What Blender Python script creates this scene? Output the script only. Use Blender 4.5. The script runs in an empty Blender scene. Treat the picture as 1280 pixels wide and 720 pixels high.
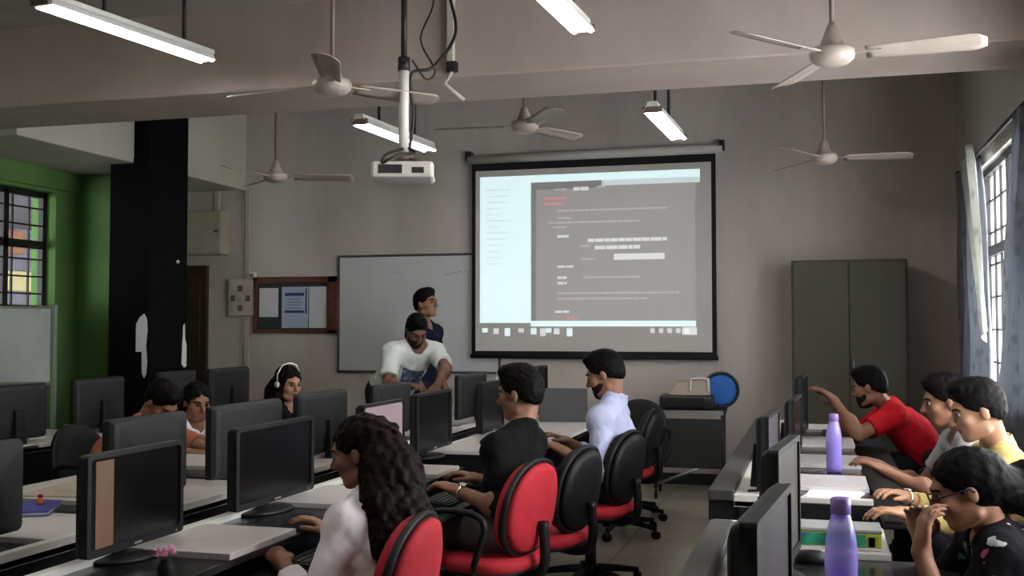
import bpy, math, random
import numpy as np
from mathutils import Vector, Matrix

random.seed(7)
C = bpy.context.scene.collection
SC = bpy.context.scene
PI = math.pi

# ------------------------------------------------------------------ camera, sky, exposure
cam_d = bpy.data.cameras.new('camera')
cam_d.sensor_width = 36.0
cam_d.lens = 1350.0 / 1280.0 * 36.0
cam_d.clip_start = 0.05
cam = bpy.data.objects.new('camera', cam_d)
C.objects.link(cam)
cam.location = (0, 0, 1.4)
cam.rotation_euler = (math.radians(90 + 2.1211), 0, math.radians(15.7209))
SC.camera = cam
SKY = 15.0
TUBE = 26.0
SC.view_settings.view_transform = 'Standard'
SC.view_settings.look = 'None'
SC.view_settings.gamma = 1.0
SC.view_settings.use_curve_mapping = False
SC.view_settings.exposure = 0.42

w = bpy.data.worlds.new('overcast_sky')
SC.world = w
w.use_nodes = True
bg = w.node_tree.nodes['Background']
bg.inputs[0].default_value = (1.0, 0.965, 0.93, 1)
bg.inputs[1].default_value = SKY


# ------------------------------------------------------------------ materials
def mat(name, col, rough=0.6, metal=0.0, var=0.0, vscale=6.0, bump=0.0, bscale=60.0, emit=None, estr=0.0,
        col2=None, trans=0.0, ior=1.45, spec=0.5, sheen=0.0, alpha=1.0):
    m = bpy.data.materials.new(name)
    m.use_nodes = True
    nt = m.node_tree
    b = nt.nodes['Principled BSDF']
    b.inputs['Base Color'].default_value = (*col, 1)
    b.inputs['Roughness'].default_value = rough
    b.inputs['Metallic'].default_value = metal
    b.inputs['Specular IOR Level'].default_value = spec
    b.inputs['IOR'].default_value = ior
    if trans:
        b.inputs['Transmission Weight'].default_value = trans
    if sheen:
        b.inputs['Sheen Weight'].default_value = sheen
    if alpha < 1:
        b.inputs['Alpha'].default_value = alpha
    if emit:
        b.inputs['Emission Color'].default_value = (*emit, 1)
        b.inputs['Emission Strength'].default_value = estr
    if var or col2 or bump:
        tc = nt.nodes.new('ShaderNodeTexCoord')
    if var or col2:
        n = nt.nodes.new('ShaderNodeTexNoise')
        n.inputs['Scale'].default_value = vscale
        n.inputs['Detail'].default_value = 5
        nt.links.new(tc.outputs['Object'], n.inputs['Vector'])
        r = nt.nodes.new('ShaderNodeValToRGB')
        c2 = col2 if col2 else tuple(min(1, c * (1 + var)) for c in col)
        c1 = col if col2 else tuple(c * (1 - var) for c in col)
        r.color_ramp.elements[0].color = (*c1, 1)
        r.color_ramp.elements[1].color = (*c2, 1)
        r.color_ramp.elements[0].position = 0.35
        r.color_ramp.elements[1].position = 0.65
        nt.links.new(n.outputs['Fac'], r.inputs['Fac'])
        nt.links.new(r.outputs['Color'], b.inputs['Base Color'])
    if bump:
        n2 = nt.nodes.new('ShaderNodeTexNoise')
        n2.inputs['Scale'].default_value = bscale
        n2.inputs['Detail'].default_value = 4
        nt.links.new(tc.outputs['Object'], n2.inputs['Vector'])
        bp = nt.nodes.new('ShaderNodeBump')
        bp.inputs['Strength'].default_value = bump
        bp.inputs['Distance'].default_value = 0.01
        nt.links.new(n2.outputs['Fac'], bp.inputs['Height'])
        nt.links.new(bp.outputs['Normal'], b.inputs['Normal'])
    return m


def floor_mat():
    m = bpy.data.materials.new('floor_tiles')
    m.use_nodes = True
    nt = m.node_tree
    b = nt.nodes['Principled BSDF']
    tc = nt.nodes.new('ShaderNodeTexCoord')
    br = nt.nodes.new('ShaderNodeTexBrick')
    br.offset = 0
    br.inputs['Scale'].default_value = 1.0
    br.inputs['Brick Width'].default_value = 0.6
    br.inputs['Row Height'].default_value = 0.6
    br.inputs['Mortar Size'].default_value = 0.006
    br.inputs['Color1'].default_value = (0.36, 0.31, 0.225, 1)
    br.inputs['Color2'].default_value = (0.33, 0.285, 0.205, 1)
    br.inputs['Mortar'].default_value = (0.12, 0.11, 0.09, 1)
    nt.links.new(tc.outputs['Object'], br.inputs['Vector'])
    no = nt.nodes.new('ShaderNodeTexNoise')
    no.inputs['Scale'].default_value = 5
    no.inputs['Detail'].default_value = 6
    nt.links.new(tc.outputs['Object'], no.inputs['Vector'])
    mx = nt.nodes.new('ShaderNodeMix')
    mx.data_type = 'RGBA'
    mx.blend_type = 'MULTIPLY'
    mx.inputs[0].default_value = 0.5
    nt.links.new(br.outputs['Color'], mx.inputs[6])
    nt.links.new(no.outputs['Color'], mx.inputs[7])
    hs = nt.nodes.new('ShaderNodeHueSaturation')
    hs.inputs['Saturation'].default_value = 0.75
    hs.inputs['Value'].default_value = 1.3
    nt.links.new(mx.outputs[2], hs.inputs['Color'])
    nt.links.new(hs.outputs['Color'], b.inputs['Base Color'])
    b.inputs['Roughness'].default_value = 0.32
    return m


def wall_mat(name, c1, c2, streak=0.0):
    """old distempered plaster with broad stains"""
    m = bpy.data.materials.new(name)
    m.use_nodes = True
    nt = m.node_tree
    b = nt.nodes['Principled BSDF']
    tc = nt.nodes.new('ShaderNodeTexCoord')
    mp = nt.nodes.new('ShaderNodeMapping')
    mp.inputs['Scale'].default_value = (1.0, 1.0, 0.35)
    nt.links.new(tc.outputs['Object'], mp.inputs['Vector'])
    n = nt.nodes.new('ShaderNodeTexNoise')
    n.inputs['Scale'].default_value = 1.3
    n.inputs['Detail'].default_value = 7
    n.inputs['Roughness'].default_value = 0.62
    nt.links.new(mp.outputs['Vector'], n.inputs['Vector'])
    r = nt.nodes.new('ShaderNodeValToRGB')
    r.color_ramp.elements[0].color = (*c1, 1)
    r.color_ramp.elements[1].color = (*c2, 1)
    r.color_ramp.elements[0].position = 0.33
    r.color_ramp.elements[1].position = 0.62
    nt.links.new(n.outputs['Fac'], r.inputs['Fac'])
    nt.links.new(r.outputs['Color'], b.inputs['Base Color'])
    b.inputs['Roughness'].default_value = 0.85
    n2 = nt.nodes.new('ShaderNodeTexNoise')
    n2.inputs['Scale'].default_value = 25
    nt.links.new(tc.outputs['Object'], n2.inputs['Vector'])
    bp = nt.nodes.new('ShaderNodeBump')
    bp.inputs['Strength'].default_value = 0.15
    bp.inputs['Distance'].default_value = 0.01
    nt.links.new(n2.outputs['Fac'], bp.inputs['Height'])
    nt.links.new(bp.outputs['Normal'], b.inputs['Normal'])
    return m


def pane_mat(name, tint, refl=0.06):
    m = bpy.data.materials.new(name)
    m.use_nodes = True
    nt = m.node_tree
    nt.nodes.remove(nt.nodes['Principled BSDF'])
    out = nt.nodes['Material Output']
    t = nt.nodes.new('ShaderNodeBsdfTransparent')
    t.inputs[0].default_value = (*tint, 1)
    g = nt.nodes.new('ShaderNodeBsdfGlossy')
    g.inputs['Roughness'].default_value = 0.05
    mx = nt.nodes.new('ShaderNodeMixShader')
    mx.inputs[0].default_value = refl
    nt.links.new(t.outputs[0], mx.inputs[1])
    nt.links.new(g.outputs[0], mx.inputs[2])
    nt.links.new(mx.outputs[0], out.inputs['Surface'])
    return m


def curtain_mat(name, col, thin=0.4):
    m = bpy.data.materials.new(name)
    m.use_nodes = True
    nt = m.node_tree
    nt.nodes.remove(nt.nodes['Principled BSDF'])
    out = nt.nodes['Material Output']
    tc = nt.nodes.new('ShaderNodeTexCoord')
    n = nt.nodes.new('ShaderNodeTexVoronoi')
    n.inputs['Scale'].default_value = 9
    nt.links.new(tc.outputs['Object'], n.inputs['Vector'])
    r = nt.nodes.new('ShaderNodeValToRGB')
    r.color_ramp.elements[0].color = (*[c * 0.72 for c in col], 1)
    r.color_ramp.elements[1].color = (*col, 1)
    r.color_ramp.elements[0].position = 0.18
    r.color_ramp.elements[1].position = 0.4
    nt.links.new(n.outputs['Distance'], r.inputs['Fac'])
    d = nt.nodes.new('ShaderNodeBsdfDiffuse')
    t = nt.nodes.new('ShaderNodeBsdfTranslucent')
    nt.links.new(r.outputs['Color'], d.inputs['Color'])
    nt.links.new(r.outputs['Color'], t.inputs['Color'])
    mx = nt.nodes.new('ShaderNodeMixShader')
    mx.inputs[0].default_value = thin
    nt.links.new(d.outputs[0], mx.inputs[1])
    nt.links.new(t.outputs[0], mx.inputs[2])
    nt.links.new(mx.outputs[0], out.inputs['Surface'])
    return m


def floral_mat(name, base, cols, scale=14, thr=0.28):
    m = bpy.data.materials.new(name)
    m.use_nodes = True
    nt = m.node_tree
    b = nt.nodes['Principled BSDF']
    b.inputs['Roughness'].default_value = 0.85
    b.inputs['Specular IOR Level'].default_value = 0.1
    tc = nt.nodes.new('ShaderNodeTexCoord')
    no = nt.nodes.new('ShaderNodeTexNoise')
    no.inputs['Scale'].default_value = scale * 1.4
    nt.links.new(tc.outputs['Object'], no.inputs['Vector'])
    ad = nt.nodes.new('ShaderNodeVectorMath')
    ad.operation = 'MULTIPLY_ADD'
    ad.inputs[1].default_value = (0.08, 0.08, 0.08)
    nt.links.new(no.outputs['Color'], ad.inputs[0])
    nt.links.new(tc.outputs['Object'], ad.inputs[2])
    v = nt.nodes.new('ShaderNodeTexVoronoi')
    v.inputs['Scale'].default_value = scale
    nt.links.new(ad.outputs[0], v.inputs['Vector'])
    r = nt.nodes.new('ShaderNodeValToRGB')
    r.color_ramp.interpolation = 'CONSTANT'
    r.color_ramp.elements[0].color = (1, 1, 1, 1)
    r.color_ramp.elements[1].color = (0, 0, 0, 1)
    r.color_ramp.elements[1].position = thr
    nt.links.new(v.outputs['Distance'], r.inputs['Fac'])
    r2 = nt.nodes.new('ShaderNodeValToRGB')
    r2.color_ramp.interpolation = 'CONSTANT'
    for i, c in enumerate(cols):
        e = r2.color_ramp.elements[i] if i < 2 else r2.color_ramp.elements.new(0.5)
        e.position = i / len(cols)
        e.color = (*c, 1)
    sp = nt.nodes.new('ShaderNodeSeparateColor')
    nt.links.new(v.outputs['Color'], sp.inputs[0])
    nt.links.new(sp.outputs[0], r2.inputs['Fac'])
    mx = nt.nodes.new('ShaderNodeMix')
    mx.data_type = 'RGBA'
    nt.links.new(r.outputs['Color'], mx.inputs[0])
    mx.inputs[6].default_value = (*base, 1)
    nt.links.new(r2.outputs['Color'], mx.inputs[7])
    nt.links.new(mx.outputs[2], b.inputs['Base Color'])
    return m


M = {}
M['floor'] = floor_mat()
M['wall'] = wall_mat('wall_plaster', (0.47, 0.418, 0.39), (0.60, 0.54, 0.507))
M['wall_r'] = wall_mat('wall_plaster_side', (0.44, 0.42, 0.39), (0.52, 0.50, 0.47))
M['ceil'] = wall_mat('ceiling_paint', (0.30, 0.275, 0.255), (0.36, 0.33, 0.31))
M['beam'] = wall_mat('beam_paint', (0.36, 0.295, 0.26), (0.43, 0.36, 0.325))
M['cream'] = wall_mat('cream_plaster', (0.50, 0.47, 0.39), (0.57, 0.54, 0.46))
M['green'] = wall_mat('green_distemper', (0.10, 0.215, 0.055), (0.125, 0.26, 0.07))
M['black_paint'] = mat('black_pillar_paint', (0.0025, 0.0025, 0.003), 0.8, var=0.2, spec=.15)
M['ext'] = mat('outside_wall', (0.055, 0.052, 0.065), 0.9, var=0.1)
M['ext_orange'] = mat('outside_orange', (0.12, 0.045, 0.02), 0.9, var=0.1)
M['ext_yellow'] = mat('outside_yellow', (0.20, 0.18, 0.08), 0.9, var=0.1)
M['bar'] = mat('window_bar_paint', (0.012, 0.011, 0.012), 0.5)
M['pane'] = pane_mat('window_glass', (0.9, 0.93, 0.95))
M['white_paint'] = mat('white_enamel', (0.62, 0.60, 0.56), 0.45, var=0.06)
M['reflector'] = mat('tube_reflector', (0.75, 0.74, 0.70), 0.4)
M['tube'] = mat('tube_light', (0.9, 0.9, 0.9), 0.4, emit=(1.0, 0.965, 0.90), estr=TUBE)
M['rod_dark'] = mat('dark_rod', (0.014, 0.012, 0.012), 0.5)
M['rod_brown'] = mat('brown_rod', (0.17, 0.12, 0.10), 0.5, var=0.1)
M['fan'] = mat('fan_enamel', (0.33, 0.28, 0.24), 0.4, var=0.08)
M['fan_brown'] = mat('fan_canopy', (0.26, 0.20, 0.17), 0.4)
M['proj'] = mat('projector_plastic', (0.48, 0.46, 0.43), 0.4, var=0.06)
M['lens'] = mat('lens_glass', (0.02, 0.02, 0.03), 0.08)
M['cable'] = mat('black_cable', (0.010, 0.009, 0.009), 0.5)
M['cable_red'] = mat('dark_red_cable', (0.09, 0.015, 0.02), 0.5)
M['cable_white'] = mat('white_cable', (0.6, 0.6, 0.57), 0.5)
M['conduit'] = mat('conduit_pvc', (0.50, 0.46, 0.42), 0.5, var=0.05)
M['screen_black'] = mat('screen_border', (0.006, 0.006, 0.007), 0.8)
M['screen_cloth'] = mat('screen_fabric', (0.62, 0.60, 0.57), 0.9)
M['ed'] = mat('projected_editor', (0.4, 0.39, 0.38), 0.9, emit=(0.36, 0.345, 0.335), estr=0.32)
M['ed2'] = mat('projected_tab', (0.4, 0.4, 0.4), 0.9, emit=(0.24, 0.24, 0.25), estr=0.180)
M['pw'] = mat('projected_white', (0.6, 0.6, 0.6), 0.9, emit=(0.74, 0.98, 1.0), estr=0.569)
M['pgrey'] = mat('projected_grey', (0.6, 0.6, 0.6), 0.9, emit=(0.55, 0.66, 0.68), estr=0.504)
M['ptext'] = mat('projected_text', (0.6, 0.6, 0.6), 0.9, emit=(0.80, 0.80, 0.79), estr=0.424)
M['pfaint'] = mat('projected_text_dim', (0.5, 0.5, 0.5), 0.9, emit=(0.6, 0.58, 0.56), estr=0.302)
M['pred'] = mat('projected_red', (0.5, 0.3, 0.3), 0.9, emit=(0.85, 0.36, 0.36), estr=0.360)
M['ptint'] = mat('projected_pane_text', (0.6, 0.6, 0.6), 0.9, emit=(0.46, 0.64, 0.67), estr=0.612)
M['wb'] = mat('whiteboard_face', (0.60, 0.615, 0.63), 0.25, var=0.03, vscale=2)
M['wb2'] = mat('old_whiteboard_face', (0.50, 0.54, 0.54), 0.35, var=0.10, vscale=2.5)
M['alu'] = mat('aluminium', (0.55, 0.55, 0.55), 0.35, 0.9)
M['alu_dark'] = mat('dark_trim', (0.12, 0.11, 0.11), 0.4, 0.5)
M['marker'] = mat('marker_ink', (0.38, 0.39, 0.43), 0.6)
M['wood'] = mat('board_wood', (0.11, 0.035, 0.018), 0.5, var=0.25, vscale=14)
M['wood_dark'] = mat('door_wood', (0.035, 0.018, 0.012), 0.5, var=0.25, vscale=12)
M['felt'] = mat('green_felt', (0.03, 0.045, 0.035), 0.95)
M['paper'] = mat('paper', (0.62, 0.63, 0.64), 0.85, var=0.03)
M['paper_w'] = mat('bright_paper', (0.80, 0.80, 0.82), 0.85)
M['paper_blue'] = mat('paper_bluish', (0.40, 0.46, 0.60), 0.85)
M['ink_blue'] = mat('blue_ink', (0.03, 0.05, 0.16), 0.8)
M['box_cream'] = mat('distribution_box_paint', (0.40, 0.37, 0.28), 0.5, var=0.06)
M['sw_cream'] = mat('switchboard_cream', (0.48, 0.44, 0.37), 0.5, var=0.05)
M['sw_brown'] = mat('switch_brown', (0.2, 0.13, 0.1), 0.5)
M['olive'] = mat('cupboard_olive', (0.070, 0.068, 0.044), 0.42, var=0.06, vscale=3)
M['olive_d'] = mat('cupboard_dark_olive', (0.03, 0.03, 0.02), 0.6)  # dark olive of the cupboard legs
M['steel'] = mat('steel', (0.4, 0.4, 0.4), 0.3, 0.9)
M['lam'] = mat('white_laminate', (0.55, 0.51, 0.50), 0.35, var=0.03, vscale=3)
M['lam_edge'] = mat('laminate_rail', (0.62, 0.60, 0.57), 0.4)
M['glass_black'] = mat('black_glass', (0.012, 0.012, 0.0135), 0.2, spec=.4)
M['desk_black'] = mat('black_board', (0.005, 0.005, 0.0055), 0.6, var=0.1, spec=.3)
M['ledge'] = mat('grey_ledge', (0.040, 0.038, 0.036), 0.6, var=0.08)
M['mon'] = mat('monitor_plastic', (0.009, 0.009, 0.010), 0.5, spec=.3)
M['mon_grey'] = mat('monitor_back_plastic', (0.017, 0.0175, 0.019), 0.55, bump=0.05, bscale=200, spec=.3)
M['scr'] = mat('screen_off', (0.003, 0.003, 0.0035), 0.22, spec=.3)
M['scr_on'] = mat('screen_lit_pink', (0.05, 0.05, 0.05), 0.25, emit=(0.42, 0.31, 0.34), estr=0.55)
M['scr_refl'] = mat('screen_grey_reflection', (0.03, 0.03, 0.03), 0.35, emit=(0.30, 0.26, 0.28), estr=0.08)  # faint glow stands in for the grey reflection on the right-bench screens
M['led'] = mat('silver_mark', (0.5, 0.5, 0.52), 0.3, 0.8)
M['strip_brown'] = mat('brown_strip_tone', (0.14, 0.072, 0.040), 0.7, var=0.1)
M['key'] = mat('keyboard_black', (0.007, 0.007, 0.008), 0.5, spec=.3)
M['keycap'] = mat('keycap', (0.028, 0.028, 0.03), 0.5)
M['lap'] = mat('laptop_lid', (0.13, 0.13, 0.14), 0.38, 0.5)
M['red'] = mat('red_upholstery', (0.40, 0.009, 0.022), 0.8, var=0.08, vscale=30, bump=0.1, bscale=300)
M['chair_black'] = mat('chair_plastic', (0.006, 0.006, 0.0065), 0.5, spec=.3)
M['chair_fab'] = mat('black_upholstery', (0.009, 0.009, 0.010), 0.9, bump=0.1, bscale=300)
M['chrome'] = mat('chrome', (0.6, 0.6, 0.6), 0.18, 1.0)
M['purple'] = mat('purple_plastic', (0.40, 0.30, 0.86), 0.12, alpha=.55, spec=.8)
M['water'] = mat('violet_tinted_water', (0.20, 0.13, 0.70), 0.08, alpha=.6)
M['cap'] = mat('bottle_cap_violet', (0.22, 0.15, 0.40), 0.25)
M['trolley'] = mat('trolley_grey', (0.024, 0.025, 0.024), 0.5, var=0.08)
M['printer'] = mat('printer_black', (0.014, 0.014, 0.016), 0.35)
M['beige'] = mat('beige_plastic', (0.42, 0.36, 0.29), 0.5, var=0.05)
M['blue'] = mat('blue_cloth', (0.02, 0.13, 0.50), 0.6, var=0.1)
M['yellowgreen'] = mat('tin_yellow', (0.50, 0.52, 0.06), 0.4)
M['tingreen'] = mat('tin_green', (0.03, 0.28, 0.16), 0.4, var=0.5, vscale=25)
M['tinblue'] = mat('tin_blue', (0.08, 0.16, 0.42), 0.4)
M['greylid'] = mat('grey_lid', (0.33, 0.34, 0.33), 0.4)
M['book_blue'] = mat('notebook_blue', (0.05, 0.05, 0.28), 0.5)
M['orange'] = mat('orange_plastic', (0.6, 0.16, 0.05), 0.4)
M['pink'] = mat('pink_petal', (0.72, 0.33, 0.50), 0.7, var=0.25, vscale=40)
M['stem'] = mat('green_stem', (0.06, 0.14, 0.04), 0.7)
M['curtain'] = curtain_mat('blue_grey_curtain', (0.27, 0.285, 0.315), 0.5)
M['curtain_p'] = curtain_mat('pale_curtain_lining', (0.55, 0.56, 0.53), 0.45)
M['hair'] = mat('black_hair', (0.005, 0.004, 0.004), 0.5, bump=0.25, bscale=90, spec=.06)
M['hair_b'] = mat('brown_black_hair', (0.009, 0.005, 0.0045), 0.5, bump=0.3, bscale=90, spec=.06)
M['beard'] = mat('beard_hair', (0.022, 0.013, 0.010), 0.8, bump=0.3, bscale=200, spec=.06)
M['eye'] = mat('eye_white', (0.28, 0.26, 0.24), 0.2)
M['iris'] = mat('eye_dark', (0.02, 0.012, 0.01), 0.15)
M['lip'] = mat('lips', (0.27, 0.105, 0.085), 0.5)
M['plastic_white'] = mat('white_plastic', (0.7, 0.7, 0.68), 0.4)
M['watch'] = mat('watch_metal', (0.7, 0.66, 0.58), 0.25, 0.9)


# ------------------------------------------------------------------ mesh builder
class MB:
    def __init__(s):
        s.v = []; s.f = []; s.m = []; s.sm = []

    def quadgrid(s, P, mi=0, smooth=True, closeu=False, closev=False):
        """P: list of rows of points"""
        o = len(s.v)
        nu = len(P); nv = len(P[0])
        for r in P:
            s.v += [tuple(p) for p in r]
        for i in range(nu if closeu else nu - 1):
            for j in range(nv if closev else nv - 1):
                a = o + i * nv + j
                b = o + i * nv + (j + 1) % nv
                c = o + ((i + 1) % nu) * nv + (j + 1) % nv
                d = o + ((i + 1) % nu) * nv + j
                s.f.append((a, b, c, d)); s.m.append(mi); s.sm.append(smooth)
        return o

    def box(s, c, d, mi=0, R=None):
        o = len(s.v)
        for x in (-.5, .5):
            for y in (-.5, .5):
                for z in (-.5, .5):
                    p = Vector((x * d[0], y * d[1], z * d[2]))
                    if R is not None:
                        p = R @ p
                    s.v.append((p.x + c[0], p.y + c[1], p.z + c[2]))
        for q in ((0, 1, 3, 2), (4, 6, 7, 5), (0, 4, 5, 1), (2, 3, 7, 6), (0, 2, 6, 4), (1, 5, 7, 3)):
            s.f.append(tuple(o + i for i in q)); s.m.append(mi); s.sm.append(False)
        return s

    def bb(s, a, b, mi=0):
        return s.box([(a[i] + b[i]) / 2 for i in range(3)], [abs(b[i] - a[i]) for i in range(3)], mi)

    def tube(s, pts, r, n=10, mi=0, caps=True):
        pts = [Vector(p) for p in pts]
        rs = r if isinstance(r, (list, tuple)) else [r] * len(pts)
        rows = []
        ref = None
        for i, p in enumerate(pts):
            t = (pts[min(i + 1, len(pts) - 1)] - pts[max(i - 1, 0)])
            t.normalize()
            if ref is None:
                ref = Vector((0, 0, 1)) if abs(t.z) < .9 else Vector((1, 0, 0))
            u = ref - t * ref.dot(t)
            u.normalize()
            ref = u
            q = t.cross(u)
            rows.append([p + (u * math.cos(2 * PI * k / n) + q * math.sin(2 * PI * k / n)) * rs[i] for k in range(n)])
        o = s.quadgrid(rows, mi, True, False, True)
        if caps:
            s.f.append(tuple(o + k for k in range(n))[::-1]); s.m.append(mi); s.sm.append(False)
            e = o + (len(pts) - 1) * n
            s.f.append(tuple(e + k for k in range(n))); s.m.append(mi); s.sm.append(False)
        return s

    def lathe(s, prof, c=(0, 0, 0), n=24, mi=0, R=None, sx=1, sy=1):
        rows = []
        for r, z in prof:
            row = []
            for k in range(n):
                p = Vector((r * sx * math.cos(2 * PI * k / n), r * sy * math.sin(2 * PI * k / n), z))
                if R is not None:
                    p = R @ p
                row.append((p.x + c[0], p.y + c[1], p.z + c[2]))
            rows.append(row)
        o = s.quadgrid(rows, mi, True, False, True)
        if prof[0][0] > 1e-4:
            s.f.append(tuple(o + k for k in range(n))[::-1]); s.m.append(mi); s.sm.append(False)
        if prof[-1][0] > 1e-4:
            e = o + (len(prof) - 1) * n
            s.f.append(tuple(e + k for k in range(n))); s.m.append(mi); s.sm.append(False)
        return s

    def loft(s, loops, mi=0, smooth=True, caps=True):
        n = len(loops[0])
        o = s.quadgrid(loops, mi, smooth, False, True)
        if caps:
            s.f.append(tuple(o + k for k in range(n))[::-1]); s.m.append(mi); s.sm.append(False)
            e = o + (len(loops) - 1) * n
            s.f.append(tuple(e + k for k in range(n))); s.m.append(mi); s.sm.append(False)
        return s

    def build(s, name, mats, parent=None, bevel=0.0, loc=None, solid=0.0, sub=0, fix=True):
        me = bpy.data.meshes.new(name)
        me.from_pydata(s.v, [], s.f)
        if not isinstance(mats, (list, tuple)):
            mats = [mats]
        for m in mats:
            me.materials.append(m)
        me.polygons.foreach_set('material_index', s.m)
        me.polygons.foreach_set('use_smooth', s.sm)
        me.update()
        if fix:
            import bmesh
            b = bmesh.new(); b.from_mesh(me)
            bmesh.ops.recalc_face_normals(b, faces=b.faces)
            b.to_mesh(me); b.free()
        o = bpy.data.objects.new(name, me)
        C.objects.link(o)
        if parent is not None:
            o.parent = parent
        if loc is not None:
            o.location = loc
        if solid:
            md = o.modifiers.new('thickness', 'SOLIDIFY'); md.thickness = solid; md.offset = 0
        if bevel:
            md = o.modifiers.new('edge', 'BEVEL'); md.width = bevel; md.segments = 2
            md.limit_method = 'ANGLE'; md.angle_limit = math.radians(50)
        if sub:
            md = o.modifiers.new('sub', 'SUBSURF'); md.levels = sub; md.render_levels = sub
        return o


def tag(o, label, cat, group=None):
    o['label'] = label; o['category'] = cat
    if group:
        o['group'] = group
    return o


def thing(name, label, cat, loc=(0, 0, 0), rz=0.0, group=None):
    o = bpy.data.objects.new(name, None)
    o.empty_display_size = 0.1
    C.objects.link(o)
    o.location = loc
    o.rotation_euler = (0, 0, rz)
    return tag(o, label, cat, group)


def dup(root, loc, rz, label, group=None, scale=None):
    r = root.copy(); C.objects.link(r)
    r.location = loc; r.rotation_euler = (0, 0, rz); r['label'] = label
    if group:
        r['group'] = group
    if scale:
        r.scale = scale
    for ch in list(root.children):
        c = ch.copy(); C.objects.link(c); c.parent = r
        for g in list(ch.children):
            d = g.copy(); C.objects.link(d); d.parent = c
    return r


def struct(o):
    o['kind'] = 'structure'
    return o


def sag(pts, n=8):
    """Catmull-Rom through pts"""
    P = [Vector(p) for p in pts]
    P = [P[0] * 2 - P[1]] + P + [P[-1] * 2 - P[-2]]
    out = []
    for i in range(1, len(P) - 2):
        for k in range(n):
            u = k / n
            a, b_, c, d_ = P[i - 1], P[i], P[i + 1], P[i + 2]
            out.append(.5 * ((2 * b_) + (c - a) * u + (2 * a - 5 * b_ + 4 * c - d_) * u * u + (3 * b_ - a - 3 * c + d_) * u ** 3))
    out.append(P[-2])
    return out


# ------------------------------------------------------------------ room shell
WY, RX, LX, NY = 9.8, 1.16, -6.5, -1.6          # back wall, right wall, left wall, wall behind the camera
CZ, CZ2 = 3.36, 3.66
struct(MB().bb((LX - .3, NY - .2, -.12), (RX + .25, WY + .2, 0)).build('floor', M['floor']))
b = MB()
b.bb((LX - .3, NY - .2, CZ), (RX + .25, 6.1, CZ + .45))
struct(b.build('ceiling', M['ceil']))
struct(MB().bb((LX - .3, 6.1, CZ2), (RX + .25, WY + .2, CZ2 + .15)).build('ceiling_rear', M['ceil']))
struct(MB().bb((LX - .3, WY, 0), (RX + .25, WY + .2, CZ2)).build('wall_back', M['wall']))
struct(MB().bb((LX - .3, NY - .2, 0), (RX + .25, NY, CZ)).build('wall_front', M['wall']))
# right wall with the window opening  Y 6.95..9.0, Z .95..2.56 ; an unseen nearer window is added for the daylight on the yellow shoulder
b = MB()
WIN = (6.45, 8.80, 0.92, 2.56)
WIN2 = (2.6, 5.5, 0.92, 2.56)
T = .25
b.bb((RX, NY, 0), (RX + T, WY, WIN[2]))
b.bb((RX, NY, WIN[3]), (RX + T, WY, CZ2))
b.bb((RX, NY, WIN[2]), (RX + T, WIN2[0], WIN[3]))
b.bb((RX, WIN2[1], WIN[2]), (RX + T, WIN[0], WIN[3]))
b.bb((RX, WIN[1], WIN[2]), (RX + T, WY, WIN[3]))
struct(b.build('wall_right', M['wall_r']))
# left wall, green, with the barred window
LW = (6.3, 8.12, 1.55, 2.60)
b = MB()
b.bb((LX - .25, NY, 0), (LX, WY, LW[2]))
b.bb((LX - .25, NY, LW[3]), (LX, WY, CZ2))
b.bb((LX - .25, NY, LW[2]), (LX, LW[0], LW[3]))
b.bb((LX - .25, LW[1], LW[2]), (LX, WY, LW[3]))
b.bb((LX, 8.42, 0), (LX + .42, 8.9, 2.8))                      # green pier by the black pillar
b.bb((LX, 6.3, 2.63), (LX + .04, 8.42, 2.8))                  # lintel band
struct(b.build('wall_left', M['green']))
# cross beam and the long side beam
b = MB()
b.bb((LX, 5.86, 2.845), (RX, 6.52, CZ2))
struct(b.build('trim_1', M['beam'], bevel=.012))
b = MB()
b.bb((LX, 1.0, 2.80), (-5.57, 5.86, CZ))
b.bb((LX, 6.52, 2.80), (-5.57, WY, CZ2))
struct(b.build('trim_2', M['cream'], bevel=.008))
b = MB()
b.bb((-5.80, 7.92, 0), (-5.41, 8.50, 2.85))
b.bb((-5.57, 7.92, 2.85), (-5.41, 8.50, CZ2))
struct(b.build('trim_3', M['black_paint'], bevel=.008))


def barred_window(name, x, y0, y1, z0, z1, rows, cols, thick_y=(), thick_z=(), glass='pane'):
    f = MB()
    for yy in (y0 + .025, y1 - .025):
        f.box((x, yy, (z0 + z1) / 2), (.05, .05, z1 - z0))
    for zz in (z0 + .025, z1 - .025):
        f.box((x, (y0 + y1) / 2, zz), (.05, y1 - y0, .05))
    root = struct(f.build(name, M['bar']))
    g = MB()
    for i in range(1, cols):
        g.box((x, y0 + (y1 - y0) * i / cols, (z0 + z1) / 2), (.018, .014, z1 - z0 - .02))
    for i in range(1, rows):
        g.box((x + .012, (y0 + y1) / 2, z0 + (z1 - z0) * i / rows), (.014, y1 - y0 - .02, .014))
    for yy in thick_y:
        g.box((x, yy, (z0 + z1) / 2), (.05, .06, z1 - z0 - .02))
    for zz in thick_z:
        g.box((x, (y0 + y1) / 2, zz), (.05, y1 - y0 - .02, .07))
    g.build('window_bars', M['bar'], root)
    p = MB().box((x - .02 if x < 0 else x + .02, (y0 + y1) / 2, (z0 + z1) / 2), (.005, y1 - y0 - .06, z1 - z0 - .06))
    p.build('window_pane', M[glass], root)
    return root


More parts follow.
